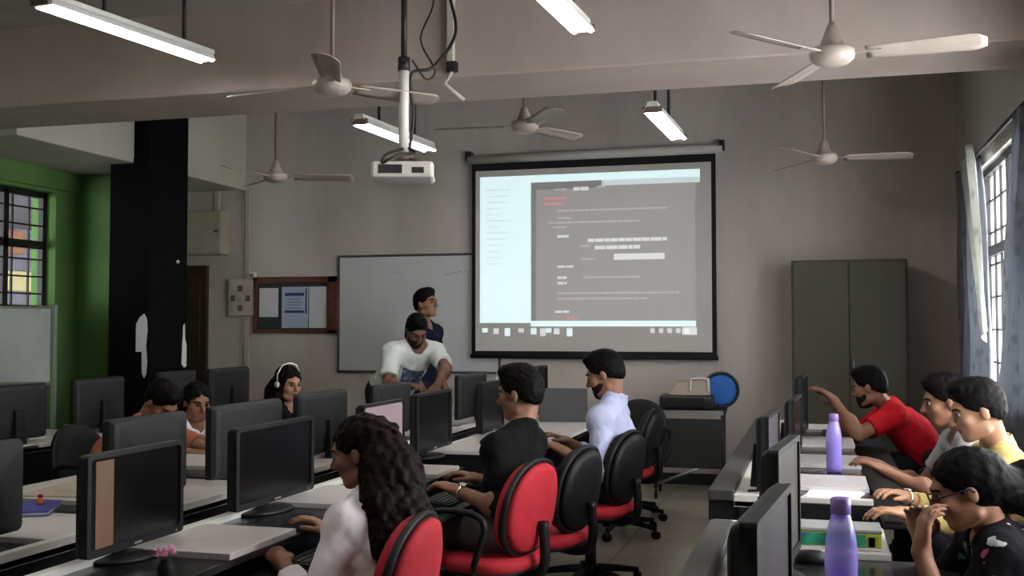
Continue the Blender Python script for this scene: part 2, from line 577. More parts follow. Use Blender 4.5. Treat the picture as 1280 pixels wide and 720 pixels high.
barred_window('window_1', LX - .12, LW[0], LW[1], LW[2], LW[3], 7, 9, thick_y=(7.05, 7.62), thick_z=(2.13,))
w2 = barred_window('window_2', RX + .07, WIN[0], WIN[1], WIN[2], WIN[3], 7, 9, thick_y=(7.62,), thick_z=(1.95,))
barred_window('window_3', RX + .14, WIN2[0], WIN2[1], WIN2[2], WIN2[3], 7, 9, thick_y=(4.05,), thick_z=(1.9,))
MB().bb((RX - .03, WIN[0] - .03, WIN[2] - .03), (RX + .1, WIN[1] + .03, WIN[2])).build('window_sill', M['white_paint'], w2)
# outside the left window: the building, plus an unseen roof added to dim it
b = MB()
b.bb((-12.2, 2, 0), (-12, 24, 4.2))
b.bb((-12, 2, 2.95), (-6.8, 24, 3.1), 0)  # added roof slab, shades the view outside
b.bb((-12, 2, -.1), (-6.8, 24, 0), 0)
b.bb((-12, 13.0, 2.55), (-11.9, 14.15, 2.9), 1)
b.bb((-12, 12.6, 1.98), (-11.92, 15.2, 2.28), 2)
b.bb((-12, 10.4, 2.3), (-11.9, 11.8, 2.8), 1)
tag(b.build('building_and_added_roof', [M['ext'], M['ext_orange'], M['ext_yellow']]),
    'lilac grey building with orange panels seen through the barred left window', 'building')

# door in the back wall, left
d = struct(MB().bb((-6.42, WY - .05, 0), (-5.98, WY, 2.04)).build('door_1', M['wood_dark'], bevel=.006))
MB().bb((-6.36, WY - .06, 1.1), (-6.05, WY - .045, 1.9)).bb((-6.36, WY - .06, .15), (-6.05, WY - .045, .95)).build('door_panel', M['wood_dark'], d, bevel=.01)
# conduit casings on the back wall and beam
struct(MB().bb((-5.56, WY - .03, 0), (-5.51, WY, 2.80)).bb((-5.60, WY - .018, 0), (-5.585, WY, 2.8)).build('trim_4', M['conduit'], bevel=.004))
struct(MB().bb((-6.30, WY - .025, 2.58), (-6.25, WY, 2.8)).bb((-5.92, WY - .025, 2.58), (-5.86, WY, 2.8)).build('trim_5', M['conduit'], bevel=.004))
struct(MB().bb((-2.03, 5.82, 2.93), (-1.99, 5.86, CZ)).build('trim_6', M['conduit'], bevel=.004))
struct(MB().bb((LX, WY - .015, 0), (RX, WY, .10)).build('baseboard_back', M['trolley']))

# ------------------------------------------------------------------ tube lights
def tube_light(label, a, b_, zroof, rods, rodmat='rod_dark', width=.125):
    a = Vector(a); e = Vector(b_)
    mid = (a + e) / 2
    L = (e - a).length
    rz = math.atan2((e - a).y, (e - a).x)
    t = thing('tube_light', label, 'ceiling light', mid, rz, 'twin tube lights hung from the ceiling')
    h = MB()
    prof = [(-width / 2, -.012), (-width / 2 + .012, .012), (-.035, .03), (-.03, .055), (.03, .055), (.035, .03), (width / 2 - .012, .012), (width / 2, -.012),
            (width / 2 - .006, -.012), (width / 2 - .016, .006), (.03, .022), (-.03, .022), (-width / 2 + .016, .006), (-width / 2 + .006, -.012)]
    h.loft([[(-L / 2, y, z) for y, z in prof], [(L / 2, y, z) for y, z in prof]], smooth=False)
    h.build('reflector', M['reflector'], t)
    for y in (-.042, .042):
        tb = MB().tube([(-L / 2 + .03, y, -.008), (L / 2 - .03, y, -.008)], .014, 12)
        tb.build('fluorescent_tube', M['tube'], t)
    for x in (-1, 1):
        MB().box((x * (L / 2 - .012), 0, .004), (.024, .125, .04)).build('end_holder', M['rod_brown'], t, bevel=.004)
    for rx in rods:
        MB().tube([(rx, 0, .05), (rx, 0, zroof - mid.z - .005)], .011, 8).lathe([(.04, 0), (.04, .02), (.012, .03)], (rx, 0, zroof - mid.z - .036)).build('hanging_rod', M[rodmat], t)
    return t


tube_light('long tube light at the upper left, in front of the beam', (-3.54, 4.28, 2.95), (-3.36, 5.49, 2.95), CZ, (-.2, .39))
tube_light('tube light at the top centre cut by the picture edge', (-1.16, 3.98, 2.87), (-1.09, 5.19, 2.87), CZ, (-.4, .4))
tube_light('tube light behind the projector pole', (-2.98, 6.74, 2.80), (-2.90, 7.95, 2.80), CZ2, (-.3, .3))
tube_light('tube light above the right end of the projection screen', (-1.00, 6.87, 2.80), (-.96, 7.95, 2.80), CZ2, (-.42, .1))
tube_light('unseen added tube light overhead between the camera and the first red chair', (-1.22, 1.60, 2.95), (-1.15, 2.81, 2.95), CZ, (-.4, .4))  # this and the next: unseen lamps added to light the beam's front
tube_light('unseen added tube light overhead at the left, nearer than the long one', (-3.66, 1.80, 2.95), (-3.55, 3.01, 2.95), CZ, (-.4, .4))
# ------------------------------------------------------------------ ceiling fans
def fan(label, loc, zroof, ang, canopy='fan_brown', R=.62):
    t = thing('ceiling_fan', label, 'ceiling fan', loc, math.radians(ang), 'ceiling fans')
    MB().lathe([(.0, -.048), (.04, -.046), (.072, -.036), (.094, -.015), (.098, .012), (.088, .03), (.05, .038), (0, .04)], n=32).build('motor', M['fan'], t)
    MB().lathe([(.05, .035), (.052, .045), (.038, .08), (.024, .12), (.016, .14)], n=24).build('canopy', M[canopy], t)
    MB().tube([(0, 0, .12), (0, 0, zroof - loc[2] - .05)], .011, 10).build('down_rod', M['rod_brown'], t)
    MB().lathe([(.02, -.1), (.05, -.06), (.06, 0)], (0, 0, zroof - loc[2] - .003)).build('ceiling_cup', M[canopy], t)
    for k in range(3):
        a = 2 * PI * k / 3
        Rm = Matrix.Rotation(a, 3, 'Z')
        pb = MB()
        rows = []
        N = 14
        for i in range(N + 1):
            u = i / N
            r = .14 + u * (R - .14)
            wd = .052 + .02 * u
            e = 1.0
            if u > .86:
                e = math.sqrt(max(0.02, 1 - ((u - .86) / .14) ** 2 * .75))
            tw = math.radians(-15)
            row = []
            for j in range(5):
                s = (j / 4 - .5) * 2 * wd * e + (.02 * (1 - e))
                z = .006 - .006 * (abs(j - 2) / 2) ** 2
                row.append(Rm @ Vector((r, s * math.cos(tw), s * math.sin(tw) + z)))
            rows.append(row)
        pb.quadgrid(rows)
        bl = pb.build('blade', M['fan'], t, solid=.004)
        ib = MB().box(Rm @ Vector((.14, 0, .004)), (.13, .035, .006), R=Rm)
        ib.build('blade_iron', M['fan'], bl)
    return t


fan('ceiling fan with a brown canopy, near the top right corner', (.078, 4.86, 2.585), CZ, -8)
fan('ceiling fan hanging right of the screen against the back wall', (.067, 8.18, 2.64), CZ2, 4)
fan('ceiling fan left of the projector in front of the beam', (-2.32, 4.92, 2.61), CZ, 172, 'fan')
fan('small distant ceiling fan above the notice board', (-4.13, 7.73, 2.60), CZ2, 20, 'fan')
fan('ceiling fan behind the beam above the screen left half', (-1.91, 7.10, 2.78), CZ2, 185, 'fan')

# ------------------------------------------------------------------ projector
t = thing('projector', 'white projector hung from the ceiling on a pole', 'projector', (-2.05, 5.21, 2.235), math.radians(108))
MB().box((0, 0, -.03), (.26, .32, .085)).build('projector_body', M['proj'], t, bevel=.018)
MB().tube([(.12, -.07, -.03), (.15, -.07, -.03)], .035, 20).build('lens', M['lens'], t)
MB().box((-.131, .06, -.03), (.004, .12, .045)).box((-.131, -.08, -.035), (.004, .06, .03)).build('rear_sockets', M['rod_dark'], t)
MB().tube(sag([(-.02, 0, .09), (-.10, .08, .05), (-.13, .10, .0), (-.135, .04, .03), (-.06, -.06, .06), (.0, -.02, .10)]), .007, 8).build('lead', M['cable'], t)
b = MB()
for k in range(7):
    b.box((-.06 + k * .02, -.161, -.03), (.009, .004, .05))
b.build('side_vent', M['trolley'], t)
b = MB()
for sx in (-1, 1):
    for sy in (-1, 1):
        b.tube([(0, 0, .05), (sx * .09, sy * .11, .012)], .009, 8)
b.lathe([(.05, .03), (.05, .06), (.028, .075)])
b.build('mount_plate', M['rod_brown'], t)
MB().tube([(0, 0, .07), (0, 0, .535)], .026, 16).build('lower_pole', M['white_paint'], t)
MB().tube([(0, 0, .53), (0, 0, CZ - 2.235)], .016, 12).build('upper_pole', M['rod_dark'], t)
MB().tube([(0, 0, .50), (0, 0, .57)], .032, 14).box((0, 0, .54), (.14, .02, .025)).build('pole_clamp', M['rod_dark'], t)


tag(MB().tube(sag([(-1.95, 5.55, CZ - .01), (-1.90, 5.5, 3.2), (-1.85, 5.45, 2.98), (-1.92, 5.3, 2.77), (-2.02, 5.235, 2.72), (-2.01, 5.24, 2.5), (-2.03, 5.24, 2.32)]), .009, 8).build('projector_cable', M['cable']),
    'thick black cable looping from the ceiling to the projector pole', 'cable')
tag(MB().tube(sag([(-2.0, 5.55, CZ - .01), (-2.0, 5.5, 3.15), (-2.03, 5.40, 2.95), (-1.95, 5.4, 2.78), (-1.98, 5.35, 2.72), (-2.02, 5.25, 2.80)]), .005, 8).build('thin_cable', M['cable']),
    'thin black cable hanging beside the projector pole', 'cable')
tag(MB().box((-2.0, 5.835, 2.90), (.06, .05, .06)).build('junction_box', M['rod_dark'], bevel=.006), 'small black junction box at the foot of the beam conduit', 'electrical box')
cs = MB().tube([(-2.0, 5.83, 2.87), (-2.04, 5.82, 2.80), (-1.93, 5.84, 2.705)], .012, 10)
tag(cs.build('bent_conduit', M['conduit']), 'bent pale conduit stub hanging off the beam edge', 'conduit')

# ------------------------------------------------------------------ projection screen
t = thing('projection_screen', 'pull-down projection screen with black border showing a code editor', 'projection screen', (-1.98, WY, 1.0))
Y0 = -.07
MB().tube([(-1.19, Y0, 1.995), (1.19, Y0, 2.00)], .042, 20).build('screen_casing', M['white_paint'], t)
for s_ in (-1, 1):
    MB().box((s_ * 1.185, Y0 + .015, 2.03), (.05, .10, .09)).build('casing_bracket', M['rod_dark'], t, bevel=.006)
MB().bb((-1.155, Y0 - .002, .14), (1.13, Y0 + .002, 1.97)).build('screen_border', M['screen_black'], t)
fab = MB().bb((-1.115, Y0 - .006, .185), (1.09, Y0 - .002, 1.885)).build('screen_fabric', M['screen_cloth'], t)
MB().tube([(-1.165, Y0, .135), (1.14, Y0, .135)], .02, 12).build('bottom_bar', M['screen_black'], t)
MB().tube([(-.91, Y0, .12), (-.91, Y0 + .01, -.06)], .004, 6).lathe([(0, -.03), (.012, -.02), (.012, .02), (0, .03)], (-.91, Y0, -.08)).build('pull_cord', M['cable_white'], t)
# projected picture, in fractions of the fabric
FX0, FX1, FZ0, FZ1 = -1.115, 1.09, .185, 1.885


def pr_quad(mb, u0, v0, u1, v1, d, mi=0):
    x0, x1 = FX0 + u0 * (FX1 - FX0), FX0 + u1 * (FX1 - FX0)
    z0, z1 = FZ1 - v0 * (FZ1 - FZ0), FZ1 - v1 * (FZ1 - FZ0)
    mb.bb((x0, Y0 - .006 - d, min(z0, z1)), (x1, Y0 - .0055 - d + .001, max(z0, z1)), mi)


b = MB()
pr_quad(b, .225, .07, .935, .86, .001, 0)           # editor
pr_quad(b, .02, .035, .955, .075, .0015, 1)         # title bar
pr_quad(b, .02, .075, .245, .845, .0015, 1)         # file pane
pr_quad(b, .55, .075, .955, .105, .0018, 2)
pr_quad(b, .26, .075, .56, .115, .0018, 3)          # tabs
pr_quad(b, .245, .835, .935, .865, .0018, 1)        # scroll bar
pr_quad(b, .25, .08, .268, .835, .0018, 3)          # gutter
for i, u in enumerate((.03, .08, .13, .19, .245, .285, .31, .345, .40)):      # task bar icons
    pr_quad(b, u, .875, u + .024, .898 + .010 * (i % 3), .0018, 1 if i % 2 == 0 else 4)
for i in range(5):
    pr_quad(b, .75 + i * .035, .875, .768 + i * .035, .9, .0018, 4)
pr_quad(b, .88, .87, .94, .91, .0018, 4)
b.build('projected_window', [M['ed'], M['pw'], M['pgrey'], M['ed2'], M['ptext']], fab)
b = MB()
rnd = random.Random(3)
LM = [M['ptext'], M['pfaint'], M['pred'], M['ptint']]


def words(v, u0, u1, mi, h=.010):
    u = u0
    b = MB()
    while u < u1 - .008:
        l = rnd.uniform(.012, .05)
        pr_quad(b, u, v - h / 2, min(u + l, u1), v + h / 2, .0028)
        u += l + .003
    b.build('text_line', LM[mi], fab)


words(.118, .35, .40, 1); words(.118, .43, .50, 0, .02); words(.11, .53, .57, 1)
words(.165, .30, .40, 2, .014); words(.195, .30, .385, 2, .016)
words(.235, .36, .82, 1); words(.275, .36, .43, 1); words(.30, .32, .71, 1); words(.325, .34, .40, 1)
words(.375, .36, .41, 0, .014)
words(.40, .49, .82, 0, .018); words(.43, .46, .50, 1); words(.44, .52, .71, 0, .02)
b = MB()
pr_quad(b, .60, .475, .81, .508, .0028)
b.build('text_highlight', LM[0], fab)
words(.50, .46, .52, 1)
words(.54, .36, .43, 0, .012)
words(.60, .36, .40, 0, .014); words(.60, .47, .72, 1); words(.63, .36, .40, 0, .014)
words(.685, .36, .87, 1); words(.715, .36, .74, 1)
words(.785, .35, .41, 0, .012); words(.82, .40, .45, 2, .012)
for k in range(13):
    v = .11 + k * .034
    words(v, .05, .05 + rnd.uniform(.06, .13), 3, .008)

# ------------------------------------------------------------------ whiteboard, notice board
t = thing('whiteboard', 'wall whiteboard with thin dark frame left of the projection screen', 'whiteboard', (-3.70, WY, .98))
MB().bb((-.82, -.022, .0), (.82, 0, 1.12)).build('board_face', M['wb'], t)
b = MB()
b.bb((-.835, -.03, -.015), (.835, -.005, .008)); b.bb((-.835, -.03, 1.112), (.835, -.005, 1.135))
b.bb((-.835, -.03, -.015), (-.815, -.005, 1.135)); b.bb((.815, -.03, -.015), (.835, -.005, 1.135))
b.build('board_frame', M['alu_dark'], t, bevel=.003)
b = MB()
pts = [(.28 + .03 * i + .01 * math.sin(i * 2.3), -.0235, .93 + .018 * math.sin(i * 2.9) + .004 * i) for i in range(14)]
b.tube(pts, .004, 5)
pts = [(-.30 + .03 * i, -.0235, .96 + .008 * math.sin(i * 2.1)) for i in range(5)]
b.tube(pts, .003, 5)
b.build('marker_scribble', M['marker'], t)

t = thing('notice_board', 'wooden framed notice board with pinned papers beside the whiteboard', 'notice board', (-4.99, WY, 1.35))
MB().bb((-.44, -.03, .01), (.44, 0, .55)).build('felt_back', M['felt'], t)
b = MB()
b.bb((-.46, -.06, 0), (.46, 0, .035)); b.bb((-.46, -.06, .50), (.46, 0, .56))
b.bb((-.46, -.06, 0), (-.42, 0, .56)); b.bb((.36, -.06, 0), (.46, 0, .56))
b.build('wooden_frame', M['wood'], t, bevel=.004)
MB().bb((-.40, -.034, .16), (-.19, -.031, .45)).build('pinned_paper', M['paper'], t)
b = MB().bb((-.15, -.034, .05), (.14, -.031, .46), 0)
b.bb((-.115, -.036, .37), (.095, -.0335, .40), 1); b.bb((-.115, -.036, .20), (.10, -.0335, .225), 1); b.bb((.11, -.036, .19), (.125, -.0335, .44), 1)
for k in range(4):
    b.bb((-.10, -.036, .245 + k * .03), (.07 - .02 * (k % 2), -.0335, .25 + k * .03), 1)
b.build('blue_notice', [M['paper_blue'], M['ink_blue']], t)
MB().bb((.15, -.034, .05), (.34, -.031, .46)).build('pinned_paper', M['paper'], t)

# electrical boxes
t = thing('distribution_box', 'square cream metal distribution box above the door', 'electrical box', (-5.945, WY, 2.14))
MB().bb((-.235, -.16, 0), (.20, 0, .45)).build('box_body', M['box_cream'], t, bevel=.01)
MB().bb((-.225, -.175, .012), (.19, -.16, .438)).build('box_door', M['box_cream'], t, bevel=.006)
MB().bb((.12, -.19, .225), (.17, -.175, .245)).build('latch', M['wood'], t, bevel=.003)
t = thing('switchboard', 'cream switch panel with rows of switches on the back wall', 'switchboard', (-5.58, WY, 1.52))
MB().bb((-.15, -.06, 0), (.15, 0, .37)).build('panel_box', M['sw_cream'], t, bevel=.008)
for r in range(3):
    for c in range(3):
        MB().bb((-.115 + c * .085, -.072, .05 + r * .1), (-.065 + c * .085, -.06, .11 + r * .1)).build('switch', M['sw_brown' if (r + c) % 2 else 'sw_cream'], t, bevel=.003)
t = thing('socket', 'small pale socket box on the conduit above the switchboard', 'electrical box', (-5.47, WY, 1.90))
MB().bb((-.035, -.05, 0), (.035, 0, .06)).build('socket_box', M['plastic_white'], t, bevel=.006)
MB().tube([(0, -.05, .03), (0, -.065, .03)], .018, 12).build('plug', M['sw_brown'], t)

# paper scraps stuck on the pillar
def scrap(label, pts, axis, plane):
    b = MB()
    n = len(pts)
    if axis == 'y':
        A = [(p[0], plane - .001, p[1]) for p in pts]; B = [(p[0], plane - .005, p[1]) for p in pts]
    else:
        A = [(plane + .001, p[0], p[1]) for p in pts]; B = [(plane + .005, p[0], p[1]) for p in pts]
    b.loft([A, B], smooth=False)
    return tag(b.build('paper_scrap', M['paper_w']), label, 'paper', 'white paper scraps on the black pillar')


scrap('large torn white paper on the front of the black pillar', [(-5.523, 1.20), (-5.523, 1.43), (-5.49, 1.49), (-5.445, 1.52), (-5.42, 1.48), (-5.412, 1.38), (-5.425, 1.25), (-5.412, 1.12), (-5.42, 1.02), (-5.44, .98), (-5.462, 1.02), (-5.465, 1.2)], 'y', 7.92)
scrap('narrow white paper strip on the right side of the black pillar', [(8.42, 1.08), (8.44, 1.42), (8.465, 1.44), (8.47, 1.3), (8.495, 1.25), (8.495, 1.06), (8.46, 1.05)], 'x', -5.41)
tag(MB().lathe([(0, -.012), (.014, -.010), (.018, 0), (.006, .012), (0, .012)], (-5.40, 8.34, 1.98), R=Matrix.Rotation(PI / 2, 3, 'Y')).build('wall_hook', M['plastic_white']), 'tiny white hook on the right face of the black pillar', 'hook')

# ------------------------------------------------------------------ cupboard
t = thing('cupboard', 'tall olive green two-door steel cupboard against the back wall', 'cupboard', (.262, WY - .24, 0))
MB().bb((-.46, -.22, .06), (.46, .22, 1.965)).build('cupboard_body', M['olive'], t, bevel=.006)
for s_ in (-1, 1):
    dr = MB().bb((s_ * .004, -.235, .09), (s_ * .445, -.221, 1.945)).build('door', M['olive'], t, bevel=.004)
    if s_ == 1:
        MB().tube([(.03, -.24, 1.02), (.03, -.265, 1.02), (.03, -.265, 1.14), (.03, -.24, 1.14)], .007, 8).build('handle', M['steel'], dr)
for sx in (-1, 1):
    for sy in (-1, 1):
        MB().box((sx * .42, sy * .18, .03), (.04, .04, .06)).build('leg', M['olive_d'], t)

# ------------------------------------------------------------------ curtains and rail
t = thing('curtain_rod', 'dark curtain rod along the top of the right window', 'curtain rod', (RX - .055, 7.81, 2.625))
MB().tube([(0, -1.75, 0), (0, 1.40, 0)], .013, 10).build('rod', M['rod_dark'], t)
for yy in (-1.0, .62, 1.3):
    MB().tube([(.055, yy, 0), (0, yy, 0)], .009, 8).lathe([(.03, 0), (.03, .012)], (.053, yy, 0), R=Matrix.Rotation(-PI / 2, 3, 'Y')).build('rod_bracket', M['rod_dark'], t)
for yy in (-1.75, 1.42):
    MB().lathe([(0, -.03), (.022, -.015), (.025, 0), (.02, .02), (0, .03)], (0, yy, 0)).build('finial', M['rod_dark'], t)


def curtain(label, fy, z0, z1, folds, amp, x, matn, seed=0):
    """fy(v) -> (ylo, yhi) of the cloth at height fraction v (0 top .. 1 bottom)"""
    b = MB()
    rows = []
    NU, NV = 96, 40
    for j in range(NV + 1):
        v = j / NV
        y0, y1 = fy(v)
        z = z1 + (z0 - z1) * v
        row = []
        for i in range(NU + 1):
            u = i / NU
            ph = u * folds * 2 * PI
            a = amp * (.6 + .4 * math.sin(u * 9 + seed))
            row.append((x + a * math.sin(ph + .6 * math.sin(v * 3 + seed)) + .008 * math.sin(v * 11 + u * 14), y0 + (y1 - y0) * u + .012 * math.sin(ph * .5 + v * 4), z + .012 * math.sin(u * 20) * v))
        rows.append(row)
    b.quadgrid(rows)
    return tag(b.build('curtain', M[matn], solid=.004), label, 'curtain', 'curtains of the right window')


def fl(v):
    k = min(1, v / .12)
    return (8.30 + .30 * k - .15 * v, 9.45)


cu = curtain('far blue-grey curtain gathered beside the back corner', lambda v: (8.24 - .41 * math.sin(min(1, v * 1.15) * 2.6), 9.27), .35, 2.61, 7, .032, RX - .055, 'curtain', 1)
# pale knotted end thrown over the rod, hanging as a tapering tail
b = MB()
rows = []
for j in range(25):
    v = j / 24
    cy = 8.22 - .70 * v
    wd = (.26 * (1 - v) + .04) * (1 if v > .08 else .8)
    row = []
    for i in range(17):
        u = i / 16
        row.append((RX - .118 + .018 * math.sin(u * 12 + v * 3), cy + (u - .5) * 2 * wd * (1 - .35 * v), 2.645 - 1.3 * v + .04 * math.sin(u * 5)))
    rows.append(row)
b.quadgrid(rows)
b.build('knotted_lining', M['curtain_p'], cu, solid=.004)
curtain('near blue-grey curtain at the right edge of the picture', lambda v: (6.0, 6.73 + .77 * min(1, v * 1.25)), .35, 2.61, 9, .032, RX - .055, 'curtain', 2.3)

# ------------------------------------------------------------------ desks
DZ = .74


def desk(label, x_rail, x_out, y0, y1, whites, rail=.035, tray=True, ledge=None, extra_rail=0.0, inset=0.0, duct=False):
    """long computer bench along Y. x_rail is its back edge (rail), x_out the users' edge."""
    sg = 1 if x_out > x_rail else -1
    t = thing('computer_bench', label, 'desk', (x_rail, y0, 0))
    W = abs(x_out - x_rail); L = y1 - y0
    g = MB().bb((0, 0, DZ - .045), (sg * W, L, DZ - .02))
    g.build('glass_top', M['glass_black'], t, bevel=.003)
    r0 = rail + extra_rail
    MB().bb((0, 0, DZ - .045), (sg * r0, L, DZ + .002)).build('back_rail', M['lam_edge'], t, bevel=.002)
    for (a, e) in whites:
        MB().bb((sg * (r0 + .003 + inset), a - y0, DZ - .02), (sg * (W + .004), e - y0, DZ)).build('white_panel', M['lam'], t, bevel=.002)
    MB().bb((sg * .012, .02, .08), (sg * .03, L - .02, DZ - .045)).build('modesty_panel', M['desk_black'], t)
    n = max(2, int(round(L / 1.5)) + 1)
    for i in range(n):
        yy = .012 + (L - .024) * i / (n - 1)
        b = MB().bb((sg * .02, yy - .012, .0), (sg * (W - .03 if 0 < i else W), yy + .012, DZ - .045))
        b.build('end_panel', M['desk_black'], t)
    if tray:
        MB().bb((sg * (W - .30), .05, DZ - .115), (sg * (W + .22), L - .05, DZ - .098)).build('keyboard_shelf', M['desk_black'], t, bevel=.003)
    if duct:
        MB().bb((sg * .006, .2, DZ + .002), (sg * .09, L - .27, DZ + .05)).build('cable_duct', M['ledge'], t, bevel=.012)
    if ledge:
        MB().bb((-sg * ledge, 0, DZ - .025), (0, L, DZ + .02)).build('cable_ledge', M['ledge'], t, bevel=.006)
        MB().bb((-sg * ledge, .012, .0), (sg * .02, .03, DZ - .025)).bb((-sg * ledge, .03, .1), (-sg * (ledge - .015), L - .03, DZ - .025)).build('back_panel', M['desk_black'], t)
    return t


desk('near middle computer bench with red chairs on its right side', -2.035, -1.66, 1.3, 5.05,
     [(1.5, 1.95), (2.84, 3.26), (3.74, 4.2), (4.62, 4.95)])
desk('far middle white table carrying the grey laptop', -2.035, -1.47, 5.54, 7.95, [(5.545, 6.05), (6.05, 7.0), (7.0, 7.94)], tray=False)
desk('near left computer bench behind the brown-striped monitor, with a notebook on it', -2.28, -3.2, 1.3, 4.35, [(1.4, 1.9), (2.88, 3.3), (3.55, 4.2)])
desk('far left computer bench where the girl in white works', -2.28, -3.2, 4.38, 7.7, [(4.6, 5.1), (5.5, 6.0), (6.4, 6.9), (7.2, 7.65)])
desk('bench along the left wall with four dark monitors', -4.28, -4.95, 3.2, 8.2, [(3.3, 4.2), (4.9, 6.0), (6.3, 6.9), (7.2, 8.15)], tray=False)
desk('near right computer bench with the large violet bottle', -.345, .2, .7, 3.80, [(.8, 1.5), (1.9, 2.3), (3.35, 3.79)], extra_rail=.21, duct=True)
desk('far right computer bench beside the window people', -.32, .2, 4.37, 8.0,
     [(4.375, 4.42), (4.70, 5.09), (5.47, 5.90), (6.41, 6.88), (7.36, 7.75)], extra_rail=.19, ledge=.10)

# ------------------------------------------------------------------ monitors  (local: faces +X, base at z=0)
def make_monitor(name, label, grp, screen='scr', w=.5, h=.29, back='mon_grey'):
    t = thing(name, label, 'monitor', group=grp)
    top = .33
    zb, zt = top - h, top
    # back shell
    def ring(x, iw, ih, dz=0):
        zc = (zb + zt) / 2 + dz
        hw, hh = w / 2 - iw, h / 2 - ih
        r = .012
        out = []
        for cx, cz, a0 in ((hw - r, hh - r, 0), (-(hw - r), hh - r, 90), (-(hw - r), -(hh - r), 180), (hw - r, -(hh - r), 270)):
            for k in range(4):
                a = math.radians(a0 + 30 * k)
                out.append((x, cx + r * math.cos(a), zc + cz + r * math.sin(a)))
        return out
    MB().loft([ring(.0, .001, .001), ring(-.014, 0, 0), ring(-.030, .010, .010), ring(-.038, .030, .026), ring(-.046, .12, .095, -.005)], smooth=False).build('back_shell', M[back], t)
    b = MB()
    o = ring(.0, 0, 0); o2 = ring(.014, 0, 0); i2 = ring(.014, .017, .018, .004); i1 = ring(.006, .018, .019, .004)
    b.quadgrid([o, o2, i2, i1], 0, False, False, True)
    bz = b.build('bezel', M['mon'], t)
    MB().box((.0145, 0, zb + .0085), (.001, .04, .006)).box((.0145, w / 2 - .04, zb + .008), (.001, .008, .004)).build('logo_plate', M['led'], bz)
    MB().bb((.003, -w / 2 + .015, zb + .018), (.0075, w / 2 - .015, zt - .012)).build('screen', M[screen], t)
    b = MB()
    b.loft([[(-.045, -.04, .012), (-.045, .04, .012), (-.085, .04, .012), (-.085, -.04, .012)],
            [(-.045, -.03, .20), (-.045, .03, .20), (-.070, .03, .20), (-.070, -.03, .20)]], smooth=False)
    b.build('stand_neck', M['mon'], t, bevel=.004)
    MB().lathe([(.115, 0), (.12, .006), (.11, .012), (.03, .018), (0, .018)], (-.045, 0, 0), n=36, sx=.85, sy=1.1).build('stand_base', M['mon'], t)
    return t


GM = 'computer monitors on the benches'
P1 = make_monitor('computer_monitor', 'monitor with a brown strip down its screen, front left', GM)
P1.location = (-1.95, 2.80, DZ - .02); P1.scale = (1, .94, .99)
st = MB().bb((.0078, -.205, .052), (.009, -.12, .308)).build('brown_strip', M['strip_brown'], P1)  # plain brown strip over one side of the screen
st['label'] = 'brown strip'
P0 = make_monitor('computer_monitor', 'large black monitor facing the long-haired girl', GM)
P0.location = (-1.95, 3.66, DZ - .02); P0.scale = (1, 1.2, 1.0)
PL = make_monitor('computer_monitor', 'monitor with a pinkish lit screen behind the long-haired girl', GM, 'scr_on')
PL.location = (-1.95, 4.70, DZ - .02); PL.scale = (1, 1.0, 1.02)
R0 = 0.0
BK = PI
zt = DZ - .02
for (x, y, rz, lab, sc) in [
    (-1.95, 5.39, R0, 'black monitor facing the man in the black shirt, under the leaning man', (1, 1.08, 1.05)),
    (-1.95, 6.46, R0, 'monitor just left of the black-shirted man\'s face', (1, .95, 1.06)),
    (-1.98, 7.60, R0 - .12, 'monitor half hidden behind the black-shirted man\'s head', (1, 1.06, 1.22)),
    (-2.45, 2.66, BK, 'monitor back cut off by the left picture edge, lowest of them', (1, .95, 1.0)),
    (-2.45, 3.58, BK, 'dark monitor back standing just behind the brown-striped monitor', (1, .96, 1.06)),
    (-2.45, 4.32, BK, 'monitor back just behind the large black monitor', (1, 1.2, 1.06)),
    (-2.45, 5.08, BK, 'monitor back in front of the headset woman', (1, 1.10, 1.07)),
    (-2.45, 6.01, BK, 'small grey monitor back below the white T-shirt', (1, 1.1, 1.06)),
    (-2.40, 7.42, BK, 'monitor back at the far end right of the leaning man\'s arm', (1, 1.25, 1.07)),
    (-4.40, 5.14, BK, 'dark monitor on the left wall bench below the movable whiteboard', (1, 1.1, 1.08)),
    (-4.40, 5.91, BK, 'dark monitor on the left wall bench in front of the black pillar', (1, .98, 1.11)),
    (-4.40, 6.78, BK, 'dark monitor on the left wall bench by the wooden door', (1, .9, 1.13)),
    (-4.40, 7.49, BK, 'dark monitor at the far end of the left wall bench below the switchboard', (1, 1.16, 1.13)),
]:
    dup(P0, (x, y, zt), rz, lab, GM, sc)
PR = make_monitor('computer_monitor', 'nearest monitor on the right bench seen from its edge', GM, 'scr_refl')
PR.location = (-.085, 1.99, zt); PR.rotation_euler.z = -.09; PR.scale = (1, .96, 1.13)
for (x, y, rz, lab, sc) in [
    (-.085, 3.02, -.10, 'second nearest monitor on the right bench seen edge on', (1, .92, 1.13)),
    (-.185, 4.64, -.06, 'monitor at the near end of the far right bench', (1, .95, 1.0)),
    (-.105, 5.68, -.05, 'monitor edge between the papers and the far violet bottle', (1, 1.05, 1.0)),
    (-.08, 6.85, -.05, 'farthest right bench monitor, touched by the man in red', (1, 1.0, 1.2)),
]:
    dup(PR if y < 5 else P0, (x, y, zt), rz, lab, GM, sc)

# ------------------------------------------------------------------ keyboards and mice
def make_keyboard(label):
    t = thing('keyboard', label, 'keyboard', group='black keyboards')
    MB().loft([[(-.07, -.21, 0), (.07, -.21, 0), (.07, .21, 0), (-.07, .21, 0)],
               [(-.068, -.208, .022), (.068, -.208, .012), (.068, .208, .012), (-.068, .208, .022)]], smooth=False).build('keyboard_body', M['key'], t, bevel=.003)
    b = MB()
    for r in range(5):
        for c in range(19):
            b.box((-.048 + r * .024, -.185 + c * .0205, .021 - r * .0018), (.019, .016, .007))
    b.build('keys', M['keycap'], t)
    return t


